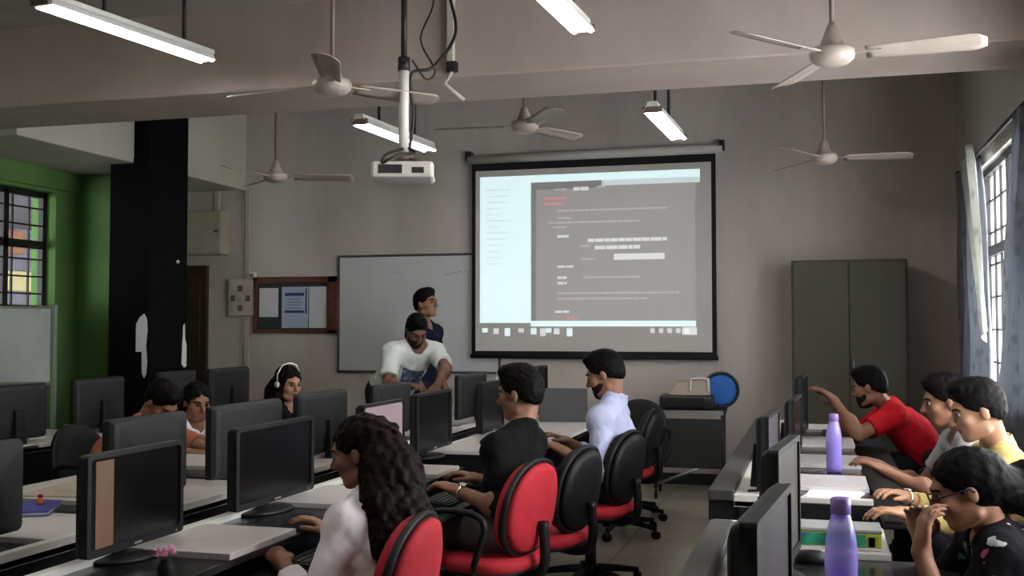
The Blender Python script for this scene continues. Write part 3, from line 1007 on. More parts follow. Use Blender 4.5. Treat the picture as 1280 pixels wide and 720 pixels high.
KS = DZ - .097
K = make_keyboard('black keyboard in front of the man in the black shirt')
K.location = (-1.56, 4.55, KS)
for (x, y, z, rz, lab) in [
    (-1.56, 3.32, KS, 0, 'black keyboard under the long-haired girl\'s hands'),
    (.30, 4.55, KS, 0, 'black keyboard under the yellow-sleeved hands'),
    (.30, 5.40, KS, 0, 'black keyboard at the seat behind the man in yellow'),
    (.10, 7.12, DZ - .019, 0, 'black keyboard in front of the man in red'),
    (.30, 3.05, KS, 0, 'black keyboard beside the woman with glasses'),
    (-3.28, 5.78, KS, PI, 'black keyboard in front of the girl in the white top'),
    (-1.63, 6.30, DZ + .001, 0, 'black keyboard on the far white table'),
    (-2.95, 5.22, DZ - .019, PI, 'black keyboard in front of the bowed boy'),
]:
    dup(K, (x, y, z), rz, lab)


def make_mouse(label):
    t = thing('computer_mouse', label, 'mouse', group='computer mice')
    MB().lathe([(.03, 0), (.034, .008), (.030, .022), (.018, .033), (0, .036)], sx=1.55, sy=.95, n=24).build('mouse_shell', M['key'], t)
    MB().tube([(-.038, 0, .026), (-.022, 0, .034)], .004, 8).build('scroll_wheel', M['keycap'], t)
    return t


m0 = make_mouse('black mouse by the black-shirted man\'s far hand')
m0.location = (-1.56, 4.88, KS)
dup(m0, (-.02, 3.28, zt + .001), .2, 'dark mouse on the glass behind the nearest right monitor')
dup(m0, (-.20, 4.52, DZ + .003), 1.0, 'dark mouse on the white strip at the near end of the far right bench')
dup(m0, (-1.80, 5.90, DZ + .001), .4, 'black mouse on the far white table')

# ------------------------------------------------------------------ office chairs (local: sits facing +X)
def rrect(hw, hh, n=32, p=2.8, taper=0.0):
    out = []
    for k in range(n):
        a = 2 * PI * k / n
        c, s = math.cos(a), math.sin(a)
        y = hw * math.copysign(abs(c) ** (2 / p), c); z = hh * math.copysign(abs(s) ** (2 / p), s)
        y *= 1 - taper * (z / hh) * .5
        out.append((y, z))
    return out


def make_chair(label, back, arms=True):
    t = thing('office_chair', label, 'office chair', group='swivel office chairs')
    O = rrect(.235, .225, p=3.2)
    def slab(z, k):
        return [(y * k, x * k, z) for x, y in O]
    MB().loft([slab(.40, .86), slab(.405, .97), slab(.43, 1.0), slab(.452, .96), slab(.462, .82), slab(.463, .4)]).build('seat', M['red'], t)
    MB().loft([slab(.385, .6), slab(.39, .93), slab(.404, .98)]).build('seat_shell', M['chair_black'], t)
    Bk = rrect(.215, .195, p=2.3, taper=.10)
    tilt = -.16
    def bslab(x, k, dz=0):
        out = []
        for y, z in Bk:
            y2, z2 = y * k, z * k
            bow = .35 * y2 * y2
            out.append((-.215 + x + bow + tilt * z2 - .0, y2, .655 + z2 + dz))
        return out
    MB().loft([bslab(.0, 1.0), bslab(.02, 1.0), bslab(.042, .95), bslab(.054, .80), bslab(.058, .4)]).build('backrest', M['red' if back == 'red' else 'chair_fab'], t)
    MB().loft([bslab(-.012, .97), bslab(-.016, 1.035), bslab(.006, 1.05), bslab(.012, 1.0)]).build('backrest_rim', M['chair_black'], t)
    MB().loft([bslab(-.048, .3), bslab(-.044, .75), bslab(-.034, .90), bslab(-.012, .955)]).build('backrest_rear', M['red' if back == 'red' else 'chair_black'], t)
    MB().tube(sag([(-.03, 0, .385), (-.2, 0, .37), (-.275, 0, .42), (-.272, 0, .60)]), .022, 10).build('back_bar', M['chair_black'], t)
    if arms:
        for s in (-1, 1):
            MB().tube(sag([(.06, s * .20, .40), (.10, s * .275, .45), (.11, s * .28, .60), (.07, s * .28, .655), (-.10, s * .28, .655), (-.15, s * .28, .60), (-.10, s * .275, .45), (-.06, s * .20, .40)]), .014, 8).build('armrest', M['chair_black'], t)
    MB().tube([(0, 0, .09), (0, 0, .25)], .03, 14).tube([(0, 0, .25), (0, 0, .39)], .016, 12).lathe([(.1, .372), (.1, .388), (.02, .39)]).build('gas_column', M['chair_black'], t)
    hub = MB().lathe([(.05, .06), (.055, .09), (.04, .12), (.03, .125)]).build('base_hub', M['chair_black'], t)
    for k in range(5):
        a = 2 * PI * k / 5 + .3
        c, s = math.cos(a), math.sin(a)
        leg = MB().tube([(.03 * c, .03 * s, .10), (.16 * c, .16 * s, .088), (.29 * c, .29 * s, .068)], [.024, .02, .015], 8).build('base_leg', M['chair_black'], t)
        Rm = Matrix.Rotation(a + 1.1, 3, 'Z') @ Matrix.Rotation(PI / 2, 3, 'X')
        cb = MB()
        for dy in (-.014, .014):
            off = Matrix.Rotation(a + 1.1, 3, 'Z') @ Vector((0, dy, 0))
            cb.lathe([(0, -.009), (.026, -.008), (.028, 0), (.026, .008), (0, .009)], (.29 * c + off.x, .29 * s + off.y, .028), R=Rm, n=16)
        cb.tube([(.29 * c, .29 * s, .03), (.29 * c, .29 * s, .07)], .008, 8)
        cb.build('caster', M['chair_black'], leg)
    return t


CR = make_chair('red-backed office chair of the man in the black shirt', 'red')
fr = math.atan2(.22, -.97)
CR.location = (-1.36, 4.43, 0); CR.rotation_euler.z = fr
dup(CR, (-1.37, 3.01, 0), math.atan2(-.03, -.99), 'red-backed office chair of the long-haired girl in white')
CB = make_chair('empty black-backed office chair right of the red one', 'black')
CB.location = (-1.27, 4.98, 0); CB.rotation_euler.z = fr
for (x, y, rz, lab) in [
    (-1.19, 5.80, math.atan2(.25, -.97), 'black-backed office chair of the man in the pale blue shirt'),
    (-1.30, 7.32, math.atan2(.1, -1), 'black office chair at the far end near the printer trolley'),
    (-1.36, 7.98, -PI / 2 - .3, 'black office chair behind the man in the pale blue shirt, beyond the laptop table'),
    (.72, 7.28, PI + .05, 'black office chair of the man in red'),
    (.72, 6.35, PI - .35, 'black office chair between the man in red and the window people'),
    (.80, 5.52, PI, 'black office chair of the person half hidden behind the man in yellow'),
    (.78, 4.74, PI, 'black office chair of the man in yellow'),
    (.66, 3.55, PI, 'black office chair of the woman with glasses'),
    (-3.72, 5.82, 0, 'black office chair of the girl in the white top'),
    (-3.80, 5.22, 0, 'black office chair of the bowed boy'),
    (-3.66, 6.72, -.1, 'black office chair of the headset woman'),
    (-5.28, 7.28, -.3, 'black chair standing by the black pillar'),
]:
    dup(CB, (x, y, 0), rz, lab)

# ------------------------------------------------------------------ laptop
t = thing('laptop', 'grey laptop with its lid to the camera on the far white table', 'laptop', (-1.72, 7.45, DZ), math.radians(8))
MB().bb((-.17, -.02, .001), (.17, .21, .018)).build('laptop_base', M['lap'], t, bevel=.004)
MB().box((0, .08, .0185), (.29, .10, .002)).build('laptop_keys', M['key'], t)
Rl = Matrix.Rotation(math.radians(13), 3, 'X')
lid = MB().box((0, -.043, .125), (.345, .008, .235), R=Rl).build('laptop_lid', M['lap'], t, bevel=.004)
MB().lathe([(0, -.001), (.018, -.001), (.018, .001), (0, .001)], (0, -.047, .14), R=Rl @ Matrix.Rotation(PI / 2, 3, 'X'), n=20).build('lid_logo', M['scr'], lid)

# ------------------------------------------------------------------ bottles
def bottle(label, loc, h, r, fill):
    t = thing('water_bottle', label, 'bottle', loc, 0, 'violet water bottles')
    k = h / .28
    prof = [(0, .003), (r * .75, .0), (r * .95, .004), (r, .02 * k), (r * .97, .045 * k), (r, .06 * k), (r * .96, .10 * k), (r, .135 * k), (r * .97, .16 * k), (r * .93, .185 * k),
            (r * .80, .215 * k), (r * .60, .240 * k), (r * .52, .248 * k)]
    MB().lathe(prof, n=36).build('bottle_body', M['purple'], t)
    MB().lathe([(0, .006)] + [(max(a - .003, 0.001), z) for a, z in prof[2:8] if z < fill * h] + [(r * .93, fill * h), (0, fill * h)], n=28).build('water', M['water'], t)
    MB().lathe([(r * .55, .244 * k), (r * .62, .246 * k), (r * .62, .277 * k), (r * .5, .28 * k), (0, .28 * k)], n=28).build('bottle_cap', M['cap'], t)
    return t


bottle('large violet water bottle in the right foreground', (.05, 2.61, DZ - .0195), .29, .037, .42)
bottle('small violet water bottle farther along the right bench, before the man in red', (.075, 5.35, DZ - .0195), .275, .037, .5)

# ------------------------------------------------------------------ things lying on the benches
t = thing('flat_tin', 'flat yellow-green patterned tin with grey lid behind the near bottle', 'tin', (.035, 3.46, DZ))
MB().bb((-.14, -.07, .008), (.145, .07, .05), 0).bb((-.14, -.0715, .0), (.145, .07, .008), 1).build('tin_body', [M['yellowgreen'], M['paper_w']], t, bevel=.003)
MB().bb((-.10, -.0725, .011), (.10, -.0705, .047), 0).bb((-.10, -.0735, .040), (-.06, -.0715, .047), 1).bb((.108, -.0725, .012), (.126, -.0705, .04), 2).build('tin_print', [M['tingreen'], M['tinblue'], M['scr']], t)
MB().bb((-.142, -.072, .05), (.147, .072, .062)).build('tin_lid', M['greylid'], t, bevel=.004)
b = MB()
for k in range(4):
    R_ = Matrix.Rotation(.05 * k - .25, 3, 'Z')
    b.box((.003 * k, 0, .001 + .0016 * k), (.21, .29, .0012), R=R_)
o = b.build('paper_stack', M['paper_w']); o.location = (.05, 4.56, DZ - .0195)
tag(o, 'loose white papers at the near end of the far right bench', 'paper')
t = thing('notebook', 'blue notebook lying on the left bench', 'notebook', (-2.75, 3.30, DZ + .001), .5)
MB().bb((-.10, -.13, 0), (.10, .13, .003)).bb((-.10, -.13, .013), (.10, .13, .016)).build('notebook_cover', M['book_blue'], t)
MB().bb((-.095, -.125, .003), (.097, .125, .013)).build('notebook_pages', M['paper'], t)
t = thing('pencil_sharpener', 'tiny orange and red sharpener on the blue notebook', 'stationery', (-2.73, 3.35, DZ + .018), .4)
t.scale = (.6, .6, .6)
MB().lathe([(.02, 0), (.024, .01), (.02, .03), (.012, .04)], n=16).build('sharpener_body', M['orange'], t)
MB().lathe([(.012, .04), (.016, .045), (.012, .058), (0, .062)], n=16).build('sharpener_top', M['red'], t)
t = thing('bench_glare', 'brownish glare on the left bench top beside the notebook, laid as sheets', 'paper', (-2.86, 3.88, DZ + .001), .1)
MB().box((0, 0, .0015), (.42, .55, .001), R=Matrix.Rotation(.04, 3, 'Z')).box((.05, .05, .003), (.30, .42, .001), R=Matrix.Rotation(-.1, 3, 'Z')).build('glare_sheets', M['beige'], t)  # flat brown sheets stand in for the warm reflection on the bench
t = thing('wire_stand', 'small pale folded phone stand on the left wall bench', 'stand', (-4.52, 5.45, DZ))
MB().box((0, 0, .004), (.10, .14, .008)).box((.0, -.04, .06), (.012, .06, .13), R=Matrix.Rotation(.5, 3, 'X')).box((.0, .03, .03), (.10, .012, .06), R=Matrix.Rotation(-.5, 3, 'X')).build('stand_plates', M['plastic_white'], t, bevel=.002)
# flowers
t = thing('flower_vase', 'bunch of pink artificial flowers in a small dark vase, bottom left', 'flowers', (-1.71, 2.60, DZ - .019))
t.scale = (.6, .6, .55)
MB().lathe([(.03, 0), (.038, .02), (.04, .05), (.024, .085), (.028, .095)], n=24).build('vase', M['desk_black'], t)
b = MB()
rn = random.Random(5)
heads = []
for k in range(9):
    a = rn.uniform(0, 2 * PI); r = rn.uniform(.005, .045)
    heads.append((r * math.cos(a), r * math.sin(a), rn.uniform(.105, .14)))
for hx, hy, hz in heads:
    b.tube([(0, 0, .06), (hx * .6, hy * .6, .09), (hx, hy, hz)], .002, 5)
b.build('stems', M['stem'], t)
for hx, hy, hz in heads:
    b = MB()
    for k in range(12):
        a = 2 * PI * k / 12 + rn.uniform(-.2, .2); el = .35 + .5 * (k % 3)
        d_ = Vector((math.cos(a) * math.cos(el), math.sin(a) * math.cos(el), math.sin(el)))
        sd = Vector((-math.sin(a), math.cos(a), 0))
        c0 = Vector((hx, hy, hz))
        L_ = .024
        pts = [c0 + sd * .003, c0 + d_ * L_ * .6 + sd * .007, c0 + d_ * L_, c0 + d_ * L_ * .6 - sd * .007, c0 - sd * .003]
        o_ = len(b.v); b.v += [tuple(p) for p in pts]; b.f.append(tuple(range(o_, o_ + 5))); b.m.append(0); b.sm.append(False)
    b.build('blossom', M['pink'], t, solid=.0015)

# cables on the right bench
tag(MB().tube(sag([(-.19, 3.0, DZ + .008), (-.19, 3.25, DZ + .03), (-.14, 3.45, DZ + .012), (-.2, 3.62, DZ + .008), (-.27, 3.70, DZ + .008)]), .006, 8).build('monitor_cable', M['cable_red']), 'dark red cable lying on the white back strip of the near right bench', 'cable')
tag(MB().tube(sag([(-.25, 2.8, DZ + .006), (-.16, 3.2, DZ + .02), (-.12, 3.5, DZ + .006), (-.17, 3.72, DZ + .006)]), .004, 8).build('thin_monitor_cable', M['cable']), 'thin black cable beside the dark red one on the near right bench', 'cable')
tag(MB().tube(sag([(-.24, 4.75, DZ + .006), (-.21, 4.66, DZ + .05), (-.24, 4.60, DZ + .02), (-.22, 4.50, DZ + .006), (-.27, 4.46, DZ + .006)]), .006, 8).build('looped_cable', M['cable']), 'black looped cable at the foot of the near-end monitor on the far right bench', 'cable')
tag(MB().tube(sag([(-2.5, 2.62, DZ - .012), (-2.62, 2.70, DZ - .01), (-2.66, 2.95, DZ + .01), (-2.60, 3.1, DZ + .006)]), .006, 8).build('desk_cable', M['cable']), 'black cable lying across the left bench edge', 'cable')

# ------------------------------------------------------------------ printer trolley and what stands on it
t = thing('printer_trolley', 'dark grey metal trolley carrying the printer by the back wall', 'trolley', (-1.02, 9.12, 0), .05)
MB().bb((-.30, -.24, .70), (.30, .24, .725)).build('trolley_top', M['trolley'], t, bevel=.004)
MB().bb((-.29, -.245, .695), (.28, -.24, .73)).build('top_edge', M['alu'], t)
MB().bb((-.25, -.225, .26), (.265, -.21, .66)).build('front_panel', M['trolley'], t, bevel=.004)
MB().bb((-.27, -.2, .30), (.27, .2, .32)).build('lower_shelf', M['trolley'], t)
for sx in (-1, 1):
    b = MB().tube([(sx * .27, -.2, .70), (sx * .27, -.2, .09)], .014, 8).tube([(sx * .27, .2, .70), (sx * .27, .2, .09)], .014, 8)
    b.tube([(sx * .27, -.2, .12), (sx * .27, .2, .12)], .012, 8)
    fr_ = b.build('side_frame', M['trolley'], t)
    for sy in (-1, 1):
        MB().lathe([(0, -.012), (.034, -.010), (.036, 0), (.034, .010), (0, .012)], (sx * .27, sy * .2, .036), R=Matrix.Rotation(PI / 2, 3, 'Y'), n=18).tube([(sx * .27, sy * .2, .04), (sx * .27, sy * .2, .1)], .008, 8).build('caster', M['chair_black'], fr_)
MB().tube([(-.26, -.19, .12), (.10, -.21, .27)], .011, 8).build('cross_strut', M['steel'], t)
t = thing('printer', 'low black printer on the trolley', 'printer', (-1.04, 9.10, .726), .05)
MB().bb((-.22, -.17, .0), (.22, .17, .12)).build('printer_body', M['printer'], t, bevel=.018)
MB().bb((-.15, -.19, .02), (.15, -.165, .045)).build('paper_tray', M['key'], t, bevel=.004)
MB().bb((.14, -.178, .06), (.20, -.168, .10)).build('control_panel', M['keycap'], t, bevel=.003)
t = thing('beige_carton', 'beige carton with a white handle panel on the printer', 'box', (-1.02, 9.12, .847), .05)
MB().loft([[(-.17, -.11, 0), (.17, -.11, 0), (.17, .11, 0), (-.17, .11, 0)], [(-.10, -.10, .10), (.165, -.10, .14), (.165, .10, .14), (-.10, .10, .10)]], smooth=False).build('carton_body', M['beige'], t, bevel=.004)
MB().tube(sag([(.01, -.116, .03), (.012, -.114, .12), (.04, -.112, .135), (.12, -.112, .137), (.15, -.114, .12), (.152, -.116, .03)]), .009, 8).build('carton_handle', M['plastic_white'], t)
t = thing('blue_drum_bag', 'round blue bag with black rim standing right of the beige carton', 'bag', (-.775, 9.20, .726), .1)
MB().lathe([(0, -.05), (.10, -.05), (.135, -.04), (.135, .04), (.10, .05), (0, .05)], (0, 0, .158), R=Matrix.Rotation(PI / 2, 3, 'X'), n=36).build('bag_body', M['blue'], t)
MB().tube([(.142 * math.cos(a * PI / 18), -.045, .158 + .142 * math.sin(a * PI / 18)) for a in range(37)], .013, 8, caps=False).build('bag_rim', M['printer'], t)
t = thing('white_sack', 'crumpled pale sack on the floor right of the trolley', 'bag', (-.42, 9.32, 0))
MB().lathe([(.15, .0), (.19, .05), (.18, .2), (.15, .34), (.11, .40), (.05, .44), (0, .43)], n=20, sx=1.0, sy=.8).build('sack_body', M['greylid'], t)
MB().lathe([(.12, .1), (.14, .18), (.1, .26), (.04, .3), (0, .3)], (.07, -.17, .0), n=14).build('sack_flap', M['plastic_white'], t)

# movable whiteboard at the left
t = thing('movable_whiteboard', 'movable whiteboard with aluminium frame below the barred window', 'whiteboard', (-5.75, 6.67, 0), math.radians(15.7))
MB().bb((-.60, -.012, 1.00), (.33, .012, 1.55)).build('board_panel', M['wb2'], t)
MB().bb((-.62, -.018, 1.545), (.345, .018, 1.565)).build('frame_rail', M['alu'], t, bevel=.003)
MB().bb((-.62, -.018, .98), (.345, .018, 1.005)).build('frame_rail', M['alu'], t, bevel=.003)
for x in (-.63, .335):
    MB().bb((x, -.02, .05), (x + .03, .02, 1.57)).build('stand_post', M['alu'], t, bevel=.003)
    MB().bb((x - .005, -.25, .03), (x + .035, .25, .06)).build('stand_foot', M['alu'], t, bevel=.004)
MB().bb((-.6, -.05, .955), (.33, -.018, .975)).build('pen_tray', M['alu_dark'], t)

# ------------------------------------------------------------------ people: implicit surfaces meshed with surface nets
def V3(*a):
    return np.array(a, dtype=np.float64)


def nrm(v):
    v = np.asarray(v, float)
    return v / (np.linalg.norm(v) + 1e-9)


class Field:
    def __init__(s, lo, hi, h):
        s.h = h
        s.lo = np.asarray(lo, float)
        s.n = np.ceil((np.asarray(hi) - s.lo) / h).astype(int) + 1
        s.f = np.full(s.n, .25, np.float32)

    def sub(s, lo, hi):
        a = np.clip(np.floor((np.asarray(lo) - s.lo) / s.h).astype(int), 0, s.n - 1)
        b = np.clip(np.ceil((np.asarray(hi) - s.lo) / s.h).astype(int) + 1, 1, s.n)
        if np.any(b <= a):
            return None, None
        sl = tuple(slice(a[i], b[i]) for i in range(3))
        g = [(s.lo[i] + np.arange(a[i], b[i]) * s.h).astype(np.float32) for i in range(3)]
        return sl, (g[0][:, None, None], g[1][None, :, None], g[2][None, None, :])

    def apply(s, dist, lo, hi, k, op='add', pad=.05):
        sl, g = s.sub(np.asarray(lo) - pad - k, np.asarray(hi) + pad + k)
        if sl is None:
            return
        d = dist(*g).astype(np.float32)
        f = s.f[sl]
        if op == 'add':
            hh = np.maximum(k - np.abs(f - d), 0) / max(k, 1e-6)
            s.f[sl] = np.minimum(f, d) - hh * hh * k * .25
        else:                                      # carve d away
            d = -d
            hh = np.maximum(k - np.abs(f - d), 0) / max(k, 1e-6)
            s.f[sl] = np.maximum(f, d) + hh * hh * k * .25

    def cone(s, a, b, ra, rb, k=.02, op='add', lat=None, sx=1.0, flat_b=False, flat_a=False):
        a = np.asarray(a, float); b = np.asarray(b, float)
        ab = b - a; L2 = ab @ ab + 1e-12; L = math.sqrt(L2); u = ab / L
        R = max(ra, rb) * max(1, sx)

        def dist(X, Y, Z):
            px, py, pz = X - a[0], Y - a[1], Z - a[2]
            if lat is not None:
                q = (px * lat[0] + py * lat[1] + pz * lat[2]) * (1 - 1 / sx)
                px, py, pz = px - lat[0] * q, py - lat[1] * q, pz - lat[2] * q
            ax = px * u[0] + py * u[1] + pz * u[2]
            t = np.clip(ax / L, 0, 1)
            dx, dy, dz = px - u[0] * t * L, py - u[1] * t * L, pz - u[2] * t * L
            d = np.sqrt(dx * dx + dy * dy + dz * dz) - (ra + (rb - ra) * t)
            if flat_b:
                d = np.maximum(d, ax - L)
            if flat_a:
                d = np.maximum(d, -ax)
            return d
        s.apply(dist, np.minimum(a, b) - R, np.maximum(a, b) + R, k, op)

    def ell(s, c, r, A, k=.02, op='add'):
        """A: 3x3, rows are the ellipsoid's axes in world"""
        c = np.asarray(c, float); r = np.asarray(r, float)
        R = max(r)

        def dist(X, Y, Z):
            px, py, pz = X - c[0], Y - c[1], Z - c[2]
            k0 = 0; k1 = 0
            for i in range(3):
                q = px * A[i][0] + py * A[i][1] + pz * A[i][2]
                k0 = k0 + (q / r[i]) ** 2; k1 = k1 + (q / r[i] ** 2) ** 2
            k0 = np.sqrt(k0); k1 = np.sqrt(k1) + 1e-6
            return k0 * (k0 - 1) / k1
        s.apply(dist, c - R, c + R, k, op)

    def cut(s, c, n, k=.01):
        """remove everything on the n side of the plane through c"""
        n = nrm(n)
        X = (s.lo[0] + np.arange(s.n[0]) * s.h).astype(np.float32)[:, None, None]
        Y = (s.lo[1] + np.arange(s.n[1]) * s.h).astype(np.float32)[None, :, None]
        Z = (s.lo[2] + np.arange(s.n[2]) * s.h).astype(np.float32)[None, None, :]
        d = (X - c[0]) * n[0] + (Y - c[1]) * n[1] + (Z - c[2]) * n[2]
        s.f = np.maximum(s.f, d.astype(np.float32))

    def ripple(s, amp, fr, ph=0.0, dirs=None):
        X = (s.lo[0] + np.arange(s.n[0]) * s.h).astype(np.float32)[:, None, None]
        Y = (s.lo[1] + np.arange(s.n[1]) * s.h).astype(np.float32)[None, :, None]
        Z = (s.lo[2] + np.arange(s.n[2]) * s.h).astype(np.float32)[None, None, :]
        r = np.sin(X * fr + 2.1 * np.sin(Z * fr * .45 + ph) + ph) * np.sin(Y * fr * .9 + 1.7 * np.sin(X * fr * .5) + ph * 2) * np.sin(Z * fr * .8 + 1.3 * np.sin(Y * fr * .6 + ph))
        s.f = s.f + amp * r.astype(np.float32)

    def strands(s, amp, fr, ph):
        X = (s.lo[0] + np.arange(s.n[0]) * s.h).astype(np.float32)[:, None, None]
        Y = (s.lo[1] + np.arange(s.n[1]) * s.h).astype(np.float32)[None, :, None]
        Z = (s.lo[2] + np.arange(s.n[2]) * s.h).astype(np.float32)[None, None, :]
        wv = .012 * np.sin(Z * 42 + ph) + .006 * np.sin(Z * 95 + X * 30)
        r = .5 * np.sin((X + wv) * fr + ph) + .5 * np.sin((Y + wv) * fr * .8 + 1.3 * ph) + .4 * np.sin((X - Y + wv) * fr * .9) + .4 * np.sin((X + Y - wv) * fr * .6)
        s.f = s.f + amp * r.astype(np.float32)

    def mesh(s):
        f = s.f
        f[0] = f[-1] = .1; f[:, 0] = f[:, -1] = .1; f[:, :, 0] = f[:, :, -1] = .1
        ins = f < 0
        n = f.shape
        cnt = np.zeros((n[0] - 1, n[1] - 1, n[2] - 1), np.int8)
        offs = [(i, j, k) for i in (0, 1) for j in (0, 1) for k in (0, 1)]
        for (i, j, k) in offs:
            cnt += ins[i:n[0] - 1 + i, j:n[1] - 1 + j, k:n[2] - 1 + k]
        cells = np.argwhere((cnt > 0) & (cnt < 8))
        idx = np.full(cnt.shape, -1, np.int32)
        idx[tuple(cells.T)] = np.arange(len(cells))
        acc = np.zeros((len(cells), 3)); num = np.zeros(len(cells))
        for o in offs:
            for ax in range(3):
                if o[ax] == 1:
                    continue
                o2 = list(o); o2[ax] = 1
                a = f[cells[:, 0] + o[0], cells[:, 1] + o[1], cells[:, 2] + o[2]]
                b = f[cells[:, 0] + o2[0], cells[:, 1] + o2[1], cells[:, 2] + o2[2]]
                c = (a < 0) != (b < 0)
                t = np.where(c, a / np.where(c, a - b, 1), 0)
                p = np.tile(np.array(o, float), (len(cells), 1)); p[:, ax] = t
                acc[c] += p[c]; num[c] += 1
        v = s.lo + (cells + acc / np.maximum(num, 1)[:, None]) * s.h
        quads = []
        for ax in range(3):
            a = [slice(None)] * 3; b = [slice(None)] * 3
            a[ax] = slice(0, -1); b[ax] = slice(1, None)
            A, B = ins[tuple(a)], ins[tuple(b)]
            e = np.argwhere(A != B)
            u, w_ = (ax + 1) % 3, (ax + 2) % 3
            ok = (e[:, u] > 0) & (e[:, w_] > 0) & (e[:, u] < n[u] - 1) & (e[:, w_] < n[w_] - 1)
            e = e[ok]
            fl = A[tuple(e.T)]
            def g(du, dw):
                q = e.copy(); q[:, u] += du; q[:, w_] += dw
                return idx[tuple(q.T)]
            q = np.stack([g(-1, -1), g(0, -1), g(0, 0), g(-1, 0)], 1)
            q[~fl] = q[~fl][:, ::-1]
            quads.append(q)
        q = np.concatenate(quads)
        return v, q[(q >= 0).all(1)]

    def build(s, name, mats, parent, origin, pick=None, islands=False):
        v, q = s.mesh()
        me = bpy.data.meshes.new(name)
        me.vertices.add(len(v)); me.vertices.foreach_set('co', (v - origin).astype(np.float32).ravel())
        me.loops.add(len(q) * 4); me.loops.foreach_set('vertex_index', q.astype(np.int32).ravel())
        me.polygons.add(len(q))
        me.polygons.foreach_set('loop_start', np.arange(len(q), dtype=np.int32) * 4)
        me.polygons.foreach_set('loop_total', np.full(len(q), 4, np.int32))
        for m in mats:
            me.materials.append(m)
        if pick is not None:
            me.polygons.foreach_set('material_index', pick(v[q].mean(1)).astype(np.int32))
        me.polygons.foreach_set('use_smooth', np.ones(len(q), bool))
        me.update(calc_edges=True)
        o = bpy.data.objects.new(name, me)
        C.objects.link(o)
        if parent is not None:
            o.parent = parent
        return o


def two_bone(a, c, l1, l2, pole):
    a, c = np.asarray(a, float), np.asarray(c, float)
    d = c - a; L = np.linalg.norm(d)
    if L > (l1 + l2) * .995:
        c = a + d / L * (l1 + l2) * .995; d = c - a; L = np.linalg.norm(d)
    u = d / L
    x = (L * L + l1 * l1 - l2 * l2) / (2 * L)
    hgt = math.sqrt(max(0, l1 * l1 - x * x))
    p = np.asarray(pole, float); p = nrm(p - u * (p @ u))
    return a + u * x + p * hgt, c


SKIN = {}


def skin(tone):
    if tone not in SKIN:
        SKIN[tone] = mat('skin_tone', tone, 0.5, var=.07, vscale=9, spec=.35)
    return SKIN[tone]


UPV = V3(0, 0, 1)


